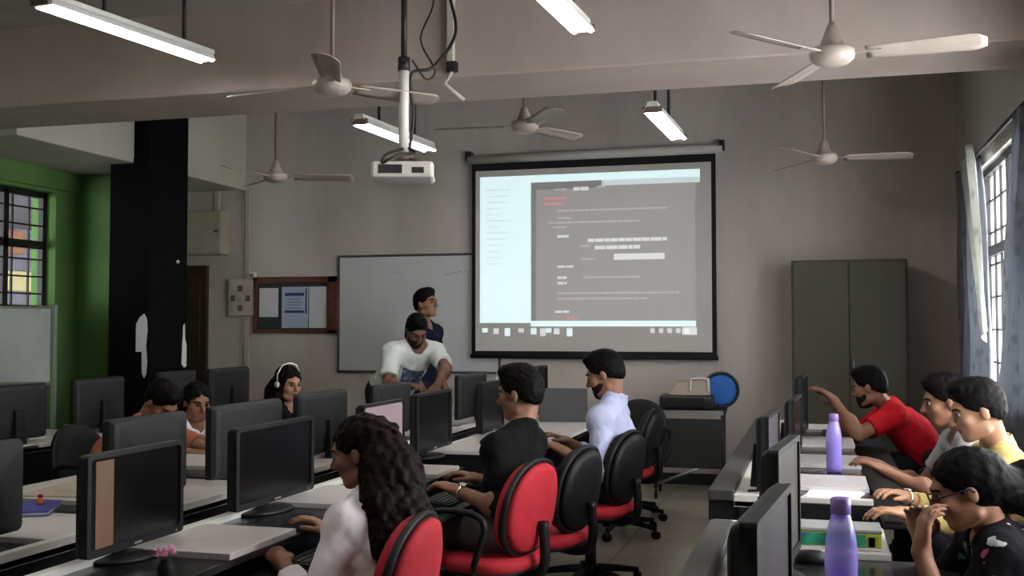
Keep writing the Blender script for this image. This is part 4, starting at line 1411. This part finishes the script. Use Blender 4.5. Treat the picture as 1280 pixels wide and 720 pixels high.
def person(label, pel, neck, head, face, bf, hands, tone, shirt, trousers, s=1.0, h=.0075, knees=None, feet=None, poles=None,
           sleeve=.55, hair='short', hair_mat='hair', hdirs=None, palms=None, curl=.6, beard=False, glasses=False, group=None,
           standing=False, long_pts=None, shirt_pick=None, shirt_mats=None, watch=None, bun=None, shirt_loose=.014, sw=.175, collar=None, seat_knee=None, female=False, pulled=False, earpiece=None, strand=.0045):
    pel, neck, head = V3(*pel), V3(*neck), V3(*head)
    bf = nrm(V3(*bf)); rt_ = nrm(np.cross(bf, UPV))
    fw_ = nrm(V3(*face))
    # head frame
    hr = nrm(np.cross(fw_, UPV)); hu = nrm(np.cross(hr, fw_))
    A = np.array([hr, fw_, hu])
    hs = s

    def hp(x, y, z):
        return head + (hr * x + fw_ * y + hu * z) * hs
    spine = neck - pel
    mid = pel + spine * .52 - bf * .02 * s
    up = nrm(spine)
    hw = .085 * s
    hips = [pel + rt_ * hw, pel - rt_ * hw]
    sh = []
    for i, sg in enumerate((1, -1)):
        p = neck + rt_ * sg * sw * s - up * .05 * s
        d = V3(*hands[i]) - p
        p = p + nrm(d) * .025
        sh.append(p)
    l1, l2 = .285 * s, .255 * s
    if poles is None:
        poles = [rt_ * .5 - UPV - bf * .4, -rt_ * .5 - UPV - bf * .4]
    el, wr = [], []
    for i in range(2):
        e, c = two_bone(sh[i], V3(*hands[i]), l1, l2, V3(*poles[i]))
        el.append(e); wr.append(c)
    if knees is None:
        knees = [p + bf * .42 * s - UPV * .02 + rt_ * sg * .03 for p, sg in zip(hips, (1, -1))]
        feet = [np.array([k[0], k[1], .085]) + bf * .03 for k in knees]
    else:
        knees = [V3(*k) for k in knees]; feet = [V3(*k) for k in feet]
    pts = [pel, neck, head] + el + wr + knees + feet
    lo = np.min(pts, 0) - .26; hi = np.max(pts, 0) + .26
    lo[2] = max(lo[2], -.03)
    F = Field(lo, hi, h)

    def torso(F, g=0.0, pelvis=True):
        if pelvis:
            F.cone(pel - up * .03 * s, pel + up * .08 * s, .105 * s + g, .10 * s + g, .04, lat=rt_, sx=1.5)
        F.cone(pel + up * .06 * s, mid, .10 * s + g, .10 * s + g, .05, lat=rt_, sx=1.32)
        F.cone(mid, neck - up * .13 * s, .105 * s + g, .10 * s + g, .05, lat=rt_, sx=1.42)
        if female:
            for sg in (1, -1):
                F.ell(neck - up * .20 * s + bf * .085 * s + rt_ * sg * .065 * s, (.06 * s + g, .055 * s + g, .06 * s + g), np.array([rt_, bf, up]), .04)
        F.cone(sh[0], sh[1], .058 * s + g, .058 * s + g, .04)
        for q in sh:
            F.cone(neck + up * .01 - bf * .01, q, .048 * s + g, .055 * s + g, .03)

    torso(F)
    hb = hp(0, -.03, -.06)
    F.cone(neck - up * .03 * s, hb, (.048 if female else .053) * s, (.044 if female else .048) * s, .025)
    for i in range(2):
        F.cone(sh[i], el[i], .050 * s, .041 * s, .03)
        F.cone(el[i], wr[i], .041 * s, .026 * s, .015)
        m_ = el[i] * .7 + wr[i] * .3
        F.ell(m_, (.044 * s, .044 * s, .06 * s), np.array([[1, 0, 0], [0, 1, 0], [0, 0, 1.0]]), .03)
    for i in range(2):
        F.cone(hips[i], knees[i], .088 * s, .056 * s, .04)
        F.cone(knees[i], feet[i], .056 * s, .036 * s, .02)
        tow = nrm(V3(bf[0], bf[1], 0))
        F.cone(feet[i] - UPV * .045 - tow * .03, feet[i] - UPV * .055 + tow * .16, .036 * s, .026 * s, .02)
    # hands
    for i, sg in enumerate((1, -1)):
        dirv = nrm(wr[i] - el[i]) if hdirs is None or hdirs[i] is None else nrm(V3(*hdirs[i]))
        pn = V3(0, 0, -1.0) if palms is None or palms[i] is None else V3(*palms[i])
        pn = nrm(pn - dirv * (pn @ dirv))
        side = np.cross(dirv, pn)                 # thumb side for the right hand is the body's middle
        side = nrm(side)
        inner = -rt_ * sg
        if side @ inner < 0:
            side = -side
        B = np.array([side, dirv, pn])
        W = wr[i]
        hs_ = s * 1.0
        F.cone(W, W + dirv * .03 * hs_, .026 * s, .026 * s, .012)
        F.ell(W + dirv * .055 * hs_, (.041 * hs_, .052 * hs_, .0165 * hs_), B, .014)
        cl = curl if not isinstance(curl, (list, tuple)) else curl[i]
        for j, (off, ln) in enumerate(((.030, .070), (.0105, .080), (-.0095, .075), (-.029, .058))):
            k0 = W + dirv * (.094 - abs(j - 1) * .004) * hs_ + side * off * hs_
            dd = dirv; p = k0 - dirv * .02 * hs_
            spread = side * (off * .9)
            ang = 0
            F.cone(p, k0, .0105 * s, .0098 * s, .006)
            p = k0
            for q_, fr_ in enumerate((.45, .32, .25)):
                ang += cl * (.55, .75, .55)[q_]
                d3 = nrm(dirv * math.cos(ang) + pn * math.sin(ang) + spread)
                p2 = p + d3 * ln * fr_ * hs_
                F.cone(p, p2, (.0098 - .0009 * q_) * s, (.0092 - .0012 * q_) * s, .004)
                p = p2
        tb = W + dirv * .025 * hs_ + side * .026 * hs_
        t1 = tb + nrm(dirv * .75 + side * .65 + pn * .25) * .045 * hs_
        t2 = t1 + nrm(dirv * .95 + side * .15 + pn * .35) * .032 * hs_
        t3 = t2 + nrm(dirv * .95 - side * .05 + pn * .35) * .024 * hs_
        F.cone(tb, t1, .0145 * s, .0115 * s, .010)
        F.cone(t1, t2, .0115 * s, .0105 * s, .004)
        F.cone(t2, t3, .0105 * s, .0085 * s, .004)
    # head
    e_ = lambda c, r, k=.02, op='add': F.ell(hp(*c), np.array(r) * hs, A, k, op)
    c_ = lambda a, b, ra, rb, k=.008, op='add': F.cone(hp(*a), hp(*b), ra * hs, rb * hs, k, op)
    e_((0, -.014, .030), (.0745, .096, .087), .02)
    e_((0, .030, -.040), (.056, .060, .066), .03)
    e_((0, .062, -.088), (.026, .022, .020), .02)
    e_((0, .074, .030), (.046, .020, .016), .02)                       # brow
    for sg in (1, -1):
        e_((sg * .040, .058, -.018), (.026, .024, .024), .018)         # cheek
        e_((sg * .031, .095, .010), (.018, .013, .012), .012, 'cut')   # eye socket
        e_((sg * .076, -.010, -.006), (.0075, .017, .027), .008)        # ear
        c_((sg * .052, -.005, -.070), (sg * .030, .055, -.088), .016, .016, .02)
    c_((0, .088, .014), (0, .110, -.022), .0085, .0125, .010)
    e_((.010, .098, -.027), (.009, .011, .007), .006); e_((-.010, .098, -.027), (.009, .011, .007), .006)
    e_((0, .083, -.047), (.023, .012, .0062), .005)
    e_((0, .081, -.0595), (.020, .012, .0068), .004)
    e_((0, .098, -.0535), (.03, .012, .0012), .002, 'cut')
    sk = skin(tone)

    def pick(c):
        d = (c - head) / hs
        x, y, z = d @ hr, d @ fw_, d @ hu
        return ((np.abs(x) < .023) & (y > .080) & (z < -.041) & (z > -.066)).astype(int)
    origin = np.array([pel[0], pel[1], 0.0])
    body = F.build('person', [sk, M['lip']], None, origin, pick)
    body.location = origin
    tag(body, label, 'person', group)

    # eyes, brows
    for sg in (1, -1):
        b = MB()
        n1, n2 = 10, 14
        prof = []
        for k in range(n1 + 1):
            a = PI * k / n1
            prof.append((.0112 * math.sin(a), -.0112 * math.cos(a)))
        c0 = hp(sg * .031, .0785, .009) - origin
        rows = []
        mi = []
        for (r_, z_) in prof:
            rows.append([c0 + (hr * r_ * math.cos(2 * PI * k / n2) + hu * r_ * math.sin(2 * PI * k / n2) + fw_ * z_) * hs for k in range(n2)])
        b.quadgrid(rows, 0, True, False, True)
        for fi, f_ in enumerate(b.f):
            if fi // n2 >= n1 - 4:
                b.m[fi] = 1
        b.build('eye', [M['eye'], M['iris']], body, fix=False)
        b = MB()
        pts_ = [hp(sg * x, y, z) - origin for x, y, z in ((.014, .094, .028), (.028, .092, .034), (.042, .082, .033), (.052, .070, .027))]
        b.tube(pts_, [.003 * hs, .0042 * hs, .004 * hs, .002 * hs], 6)
        b.build('eyebrow', M['hair'], body)
    # hair
    lo2 = head - .22; hi2 = head + .22
    if long_pts:
        for ch in long_pts:
            for (p, r_) in ch:
                lo2 = np.minimum(lo2, V3(*p) - .12); hi2 = np.maximum(hi2, V3(*p) + .12)
    if bun:
        lo2 = np.minimum(lo2, V3(*bun[0]) - .2); hi2 = np.maximum(hi2, V3(*bun[0]) + .2)
    G = Field(lo2, hi2, max(h * .8, .005))
    if hair == 'short':
        G.ell(hp(0, -.015, .042), np.array((.0805, .104, .098)) * hs, A, .01)
        G.ell(hp(0, -.038, -.012), np.array((.069, .071, .060)) * hs, A, .03)
        G.ell(hp(0, .035, .110), np.array((.052, .055, .030)) * hs, A, .03)
    else:
        G.ell(hp(0, -.018, .034), np.array((.083, .105, .097)) * hs, A, .01)
    if hair == 'short':
        G.cut(hp(0, -.06, -.040), -hu * .8 + fw_ * .5)
    else:
        G.cut(hp(0, -.05, -.085), -hu)
    if long_pts:
        for ch in long_pts:
            for (a_, ra), (b_, rb) in zip(ch[:-1], ch[1:]):
                G.cone(a_, b_, ra, rb, .03)
    if bun:
        G.ell(V3(*bun[0]), bun[1], A, .02)
    G.ell(hp(0, .098, -.040), np.array((.115, .078, .112)) * hs, A, .010, 'cut')
    if pulled:
        G.ell(hp(0, .070, -.060), np.array((.120, .085, .105)) * hs, A, .010, 'cut')
    for sg in (1, -1):
        G.ell(hp(sg * .090, -.006, -.022), np.array((.03, .030, .045) if pulled else (.03, .026, .042)) * hs, A, .008, 'cut')
    G.ripple(.003 if hair == 'short' else .0022, 120, float(pel[1]))
    if long_pts:
        G.strands(strand, 170, float(pel[0]))
    G.build('hair', [M[hair_mat]], body, origin)
    if beard:
        G = Field(head - .16, head + .16, .005)
        G.ell(hp(0, .031, -.046), np.array((.0605, .0645, .0705)) * hs, A, .01)
        G.ell(hp(0, .064, -.090), np.array((.031, .0265, .0245)) * hs, A, .03)
        G.ell(hp(0, .066, -.006), np.array((.10, .07, .030)) * hs, A, .006, 'cut')
        G.ell(hp(0, .096, -.053), np.array((.014, .02, .005)) * hs, A, .003, 'cut')
        G.cut(hp(0, -.012, 0), -fw_)
        G.ripple(.0015, 160, 1.0)
        G.build('beard', [M['beard']], body, origin)
    # shirt
    S = Field(np.min([pel, neck] + el + wr, 0) - .25, np.max([pel, neck] + el + wr, 0) + .25, max(h, .0065))
    g = shirt_loose
    torso(S, g)
    for i in range(2):
        if sleeve <= 1.0:
            e = sh[i] + (el[i] - sh[i]) * sleeve
            S.cone(sh[i], e, .052 * s + g, (.050 if sleeve < .8 else .043) * s + g, .03, flat_b=True)
        else:
            S.cone(sh[i], el[i], .050 * s + g, .044 * s + g, .03)
            e = el[i] + (wr[i] - el[i]) * (sleeve - 1)
            S.cone(el[i], e, .043 * s + g, .032 * s + g * .75, .02, flat_b=True)
    nb = neck + up * .03 * s + bf * .012
    S.cone(nb - up * .035 * s + bf * .03 * s, nb + up * .2, .060 * s, .080 * s, .008, 'cut')
    S.cut(pel - up * (.045 if not standing else .06) * s, -up)
    S.ripple(.0035, 46, float(pel[1]) * 3)
    S.ripple(.002, 95, float(pel[0]) * 5)
    if shirt_pick:
        def pk(c):
            d = c - neck
            return shirt_pick(d @ rt_, d @ nrm(np.cross(up, rt_)), d @ up)
        S.build('shirt', shirt_mats, body, origin, pk)
    else:
        S.build('shirt', [shirt], body, origin)
    if collar is not None:
        K_ = Field(neck - .2, neck + .2, .0055)
        K_.cone(neck - up * .015 + bf * .0, neck + up * .070 * s - bf * .02, .078 * s, .062 * s, .006, flat_a=True, flat_b=True)
        K_.cone(neck - up * .1 + bf * .0, neck + up * .14 * s - bf * .03, .068 * s, .050 * s, .004, 'cut')
        K_.ell(neck + bf * .08 + up * .03, (.022, .06, .06), np.array([rt_, bf, up]), .004, 'cut')
        K_.build('collar', [collar], body, origin)
    # trousers
    P = Field(np.minimum(np.min(knees + feet + [pel], 0) - .22, lo), np.max(knees + feet + [pel], 0) + .24, max(h, .008))
    g = .010
    P.cone(pel - up * .03 * s, pel + up * .07 * s, .105 * s + g, .10 * s + g, .04, lat=rt_, sx=1.5)
    for i in range(2):
        P.cone(hips[i], knees[i], .088 * s + g, .058 * s + g * 1.3, .04)
        an = feet[i] + (knees[i] - feet[i]) * .08
        P.cone(knees[i], an, .058 * s + g * 1.3, .046 * s + g * 1.6, .02, flat_b=True)
    P.ripple(.003, 40, 2.0)
    P.build('trousers', [trousers], body, origin)
    # shoes
    for i in range(2):
        Q = Field(feet[i] - .25, feet[i] + .25, .007)
        tow = nrm(V3(bf[0], bf[1], 0))
        Q.cone(feet[i] - UPV * .040 - tow * .035, feet[i] - UPV * .045 + tow * .17, .043 * s, .034 * s, .02)
        Q.cone(feet[i] - UPV * .04, feet[i] + UPV * .02, .045 * s, .046 * s, .02, flat_b=True)
        Q.cut((0, 0, .003), (0, 0, -1))
        Q.build('shoe', [M['desk_black']], body, origin)
    if glasses:
        b = MB()
        for sg in (1, -1):
            c0 = hp(sg * .033, .108, .008) - origin
            ring = [c0 + (hr * .024 * math.copysign(abs(math.cos(a)) ** .7, math.cos(a)) + hu * .018 * math.copysign(abs(math.sin(a)) ** .7, math.sin(a))) * hs for a in np.linspace(0, 2 * PI, 25)]
            b.tube(ring, .0022, 6, caps=False)
            b.tube([hp(sg * .056, .106, .012) - origin, hp(sg * .080, .06, .014) - origin, hp(sg * .083, -.008, .014) - origin, hp(sg * .082, -.02, .0) - origin], .0022, 6)
        b.tube([hp(-.010, .109, .010) - origin, hp(.010, .109, .010) - origin], .002, 6)
        b.build('glasses', M['screen_black'], body)
    if watch is not None:
        i = watch
        d_ = nrm(wr[i] - el[i]); a_ = np.cross(d_, UPV); a_ = nrm(a_); c_2 = np.cross(a_, d_)
        c0 = wr[i] - d_ * .012 - origin
        b = MB()
        b.tube([c0 + (a_ * math.cos(q) + c_2 * math.sin(q)) * .031 * s for q in np.linspace(0, 2 * PI, 25)], .006, 8, caps=False)
        t_ = Vector(c0 + c_2 * .034 * s)
        b.lathe([(0, -.005), (.017, -.005), (.017, .004), (.013, .006), (0, .006)], t_, n=18, R=Vector(c_2).to_track_quat('Z', 'Y').to_matrix())
        b.build('wristwatch', M['watch'], body)
    if earpiece:
        b = MB()
        sg = earpiece
        b.lathe([(0, -.012), (.02, -.010), (.024, 0), (.02, .01), (0, .012)], Vector(hp(sg * .088, -.008, -.002) - origin), n=18, R=Vector(hr).to_track_quat('Z', 'Y').to_matrix())
        b.tube([hp(sg * .09, -.008, .02) - origin, hp(sg * .096, -.012, .07) - origin, hp(sg * .06, -.015, .135) - origin, hp(0, -.016, .152) - origin,
                hp(-sg * .06, -.015, .135) - origin, hp(-sg * .096, -.012, .07) - origin], .005, 6)
        b.build('headset', M['plastic_white'], body)
    return body


def cloth(name, c, var=.08, rough=.85, sc=12):
    return mat(name, c, rough, var=var, vscale=sc, bump=.15, bscale=120, spec=.12)


TAN = (0.30, 0.15, 0.09)
MID = (0.25, 0.118, 0.072)
DRK = (0.16, 0.075, 0.048)
FAIR = (0.38, 0.20, 0.125)
jeans = cloth('dark_jeans', (.02, .022, .035))
grey_tr = cloth('grey_trousers', (.10, .095, .09))
black_tr = cloth('black_trousers', (.012, .012, .013))
c_white = cloth('white_cotton', (.80, .75, .79))
c_white2 = cloth('white_tee', (.60, .64, .62))
c_black = cloth('black_cotton', (.0045, .0045, .005))
c_pale = cloth('pale_blue_shirt', (.44, .47, .66), var=.10)
c_yel = cloth('yellow_shirt', (.52, .40, .15), var=.15)
c_cream = cloth('cream_shirt', (.72, .66, .38))
c_red = cloth('red_tee', (.50, .010, .020))
c_navy = cloth('navy_shirt', (.006, .008, .022))
c_grey = cloth('grey_white_shirt', (.36, .37, .38))
c_sal = cloth('salmon_shirt', (.42, .14, .085))
c_dark = cloth('dark_top', (.008, .007, .009))
c_flor = floral_mat('floral_black_top', (.006, .006, .008), [(.42, .40, .42), (.05, .16, .11), (.28, .06, .09)], 13, .24)
c_print = floral_mat('tee_print', (.10, .13, .20), [(.30, .36, .44), (.03, .04, .08), (.05, .07, .12)], 30, .45)
c_print2 = floral_mat('grey_print', (.58, .55, .58), [(.30, .27, .30), (.40, .36, .42), (.35, .3, .35)], 22, .30)

FINE = .0058
# the long-haired girl in white, foreground
person('girl in a white long-sleeved top with long dark hair, front centre, typing', (-1.27, 3.16, .53), (-1.365, 3.23, .855), (-1.425, 3.255, .995), (-1, -.03, -.28), (-1, .12, 0),
       [(-1.60, 3.42, .70), (-1.60, 3.06, .665)], MID, c_white, jeans, s=.95, h=FINE, sleeve=1.78, hair='long', hair_mat='hair_b', female=True, sw=.155, pulled=True,
       long_pts=[[((-1.36, 3.25, 1.025), .078), ((-1.30, 3.22, .93), .095), ((-1.245, 3.17, .80), .09), ((-1.225, 3.11, .68), .06), ((-1.215, 3.09, .61), .035)],
                 [((-1.345, 3.18, .97), .05), ((-1.30, 3.12, .86), .06), ((-1.25, 3.07, .74), .055), ((-1.235, 3.05, .64), .03)],
                 [((-1.335, 3.30, .97), .05), ((-1.29, 3.28, .86), .06), ((-1.25, 3.24, .74), .05)]],
       poles=[(-.1, .6, -1), (-.1, -.7, -1)])
# man in black
person('man in a black T-shirt sitting on the red-backed chair, typing', (-1.32, 4.50, .535), (-1.255, 4.60, .945), (-1.27, 4.64, 1.105), (-1, .20, -.15), (-1, .20, 0),
       [(-1.50, 4.78, .70), (-1.46, 4.36, .71)], MID, c_black, grey_tr, s=1.0, h=FINE, sleeve=1.35, watch=1, sw=.158)
# pale blue shirt
person('man in a pale blue shirt sitting at the far white table', (-1.10, 5.88, .535), (-1.085, 5.90, .975), (-1.13, 5.92, 1.14), (-1, .08, -.38), (-1, .05, 0),
       [(-1.36, 6.02, .75), (-1.31, 5.70, .735)], MID, c_pale, black_tr, s=1.03, sleeve=1.72, collar=c_pale, beard=True)
# leaning man
person('bending man in a white T-shirt with a dark print, leaning over a monitor', (-3.36, 8.24, .90), (-3.075, 8.10, 1.255), (-3.045, 8.02, 1.375), (.55, -.62, -.62), (.62, -.78, 0),
       [(-2.98, 7.70, .96), (-2.77, 7.76, .97)], DRK, c_white2, jeans, s=1.04, standing=True, knees=[(-3.47, 8.20, .47), (-3.33, 8.36, .47)], feet=[(-3.47, 8.26, .085), (-3.33, 8.42, .085)],
       sleeve=.72, beard=True, shirt_loose=.02, poles=[(-.6, -.1, -.8), (.9, .5, .2)],
       shirt_mats=[c_white2, c_print], shirt_pick=lambda r, f, u: ((f > .05) & (np.abs(r - .01) < .10) & (u < -.15) & (u > -.36)).astype(int))
# standing man
person('standing man in a navy shirt looking at the projection screen', (-3.24, 8.76, .91), (-3.255, 8.76, 1.435), (-3.235, 8.755, 1.605), (1, -.25, .08), (1, -.15, 0),
       [(-3.16, 8.52, .86), (-3.14, 9.02, .86)], MID, c_navy, jeans, s=1.02, standing=True, knees=[(-3.22, 8.67, .47), (-3.22, 8.86, .47)], feet=[(-3.25, 8.66, .085), (-3.25, 8.88, .085)],
       sleeve=.6, hair='short')
# headset woman, girl in white, bowed boy
person('woman with a white headset and dark top behind the middle monitors', (-3.62, 6.73, .53), (-3.49, 6.67, .875), (-3.44, 6.64, 1.02), (.85, -.45, -.18), (1, -.1, 0),
       [(-3.02, 6.45, .73), (-3.02, 6.80, .73)], FAIR, c_dark, jeans, s=.95, sleeve=1.7, hair='long', female=True, sw=.15, earpiece=1,
       long_pts=[[((-3.47, 6.68, 1.06), .08), ((-3.53, 6.68, .96), .09), ((-3.56, 6.68, .84), .085), ((-3.58, 6.68, .74), .05)],
                 [((-3.47, 6.60, 1.0), .04), ((-3.50, 6.575, .90), .05), ((-3.52, 6.57, .80), .04)]])
person('girl in a white printed top at the left bench, face turned right', (-3.78, 5.82, .525), (-3.645, 5.79, .815), (-3.59, 5.76, .950), (.80, -.55, -.25), (.95, -.30, 0),
       [(-3.16, 5.62, .72), (-3.14, 5.88, .72)], MID, c_white, jeans, s=.93, sleeve=.6, hair='long', female=True, sw=.15,
       long_pts=[[((-3.62, 5.80, .985), .075), ((-3.69, 5.81, .92), .07), ((-3.74, 5.81, .83), .05)]], shirt_mats=[c_white, c_print2],
       shirt_pick=lambda r, f, u: ((f > .05) & (np.abs(r) < .10) & (u < -.12) & (u > -.30)).astype(int))
person('bowed boy in a salmon shirt, head down, beside the girl in the white top', (-3.86, 5.22, .525), (-3.60, 5.24, .86), (-3.50, 5.255, .985), (.72, -.15, -.75), (1, -.15, 0),
       [(-3.10, 5.05, .73), (-3.08, 5.42, .73)], MID, c_sal, jeans, s=.98, sleeve=.7, beard=False)
# right side
person('woman with glasses in a black floral top, right foreground, hand at her mouth', (.66, 3.55, .53), (.50, 3.50, .785), (.42, 3.455, .920), (-1, .02, -.38), (-1, -.05, 0),
       [(.31, 3.62, .74), (.285, 3.345, .755)], MID, c_flor, jeans, s=.97, h=FINE, sleeve=.62, hair='long', female=True, sw=.165, glasses=True, pulled=True, strand=.0012,
       hdirs=[None, (.12, .1, 1.0)], palms=[None, (.9, .3, 0)], curl=[.5, .8], poles=[(0, .5, -1), (.1, -.35, -1)],
       bun=((.61, 3.53, .927), (.075, .085, .085)),
       long_pts=[[((.475, 3.47, .95), .085), ((.545, 3.50, .92), .06), ((.625, 3.54, .91), .07), ((.72, 3.58, .86), .075), ((.74, 3.60, .76), .06)]])
person('man in a yellow shirt working at the far right bench', (.86, 4.78, .535), (.695, 4.72, .905), (.615, 4.66, 1.066), (-1, -.10, -.28), (-1, -.12, 0),
       [(.335, 4.66, .715), (.325, 4.34, .70)], FAIR, c_yel, jeans, s=1.0, h=.0065, sleeve=1.80, watch=0, collar=c_cream)
person('person half hidden behind the man in yellow, one bare arm reaching out', (.86, 5.56, .535), (.67, 5.51, .89), (.585, 5.48, 1.05), (-1, -.05, -.2), (-1, -.1, 0),
       [(.30, 5.62, .72), (.30, 5.24, .745)], MID, c_grey, black_tr, s=1.0, sleeve=.6)
person('man in a red T-shirt reaching to a monitor by the cupboard', (.70, 7.27, .54), (.435, 7.14, .90), (.315, 7.065, 1.03), (-.92, .30, -.25), (-1, -.05, 0),
       [(.12, 7.12, .87), (.10, 6.90, .96)], MID, c_red, black_tr, s=1.0, sleeve=.68, beard=True, shirt_loose=.016, hdirs=[None, (-.7, 0, .6)], poles=[(.1, .6, -1), (.2, -.6, -1)])
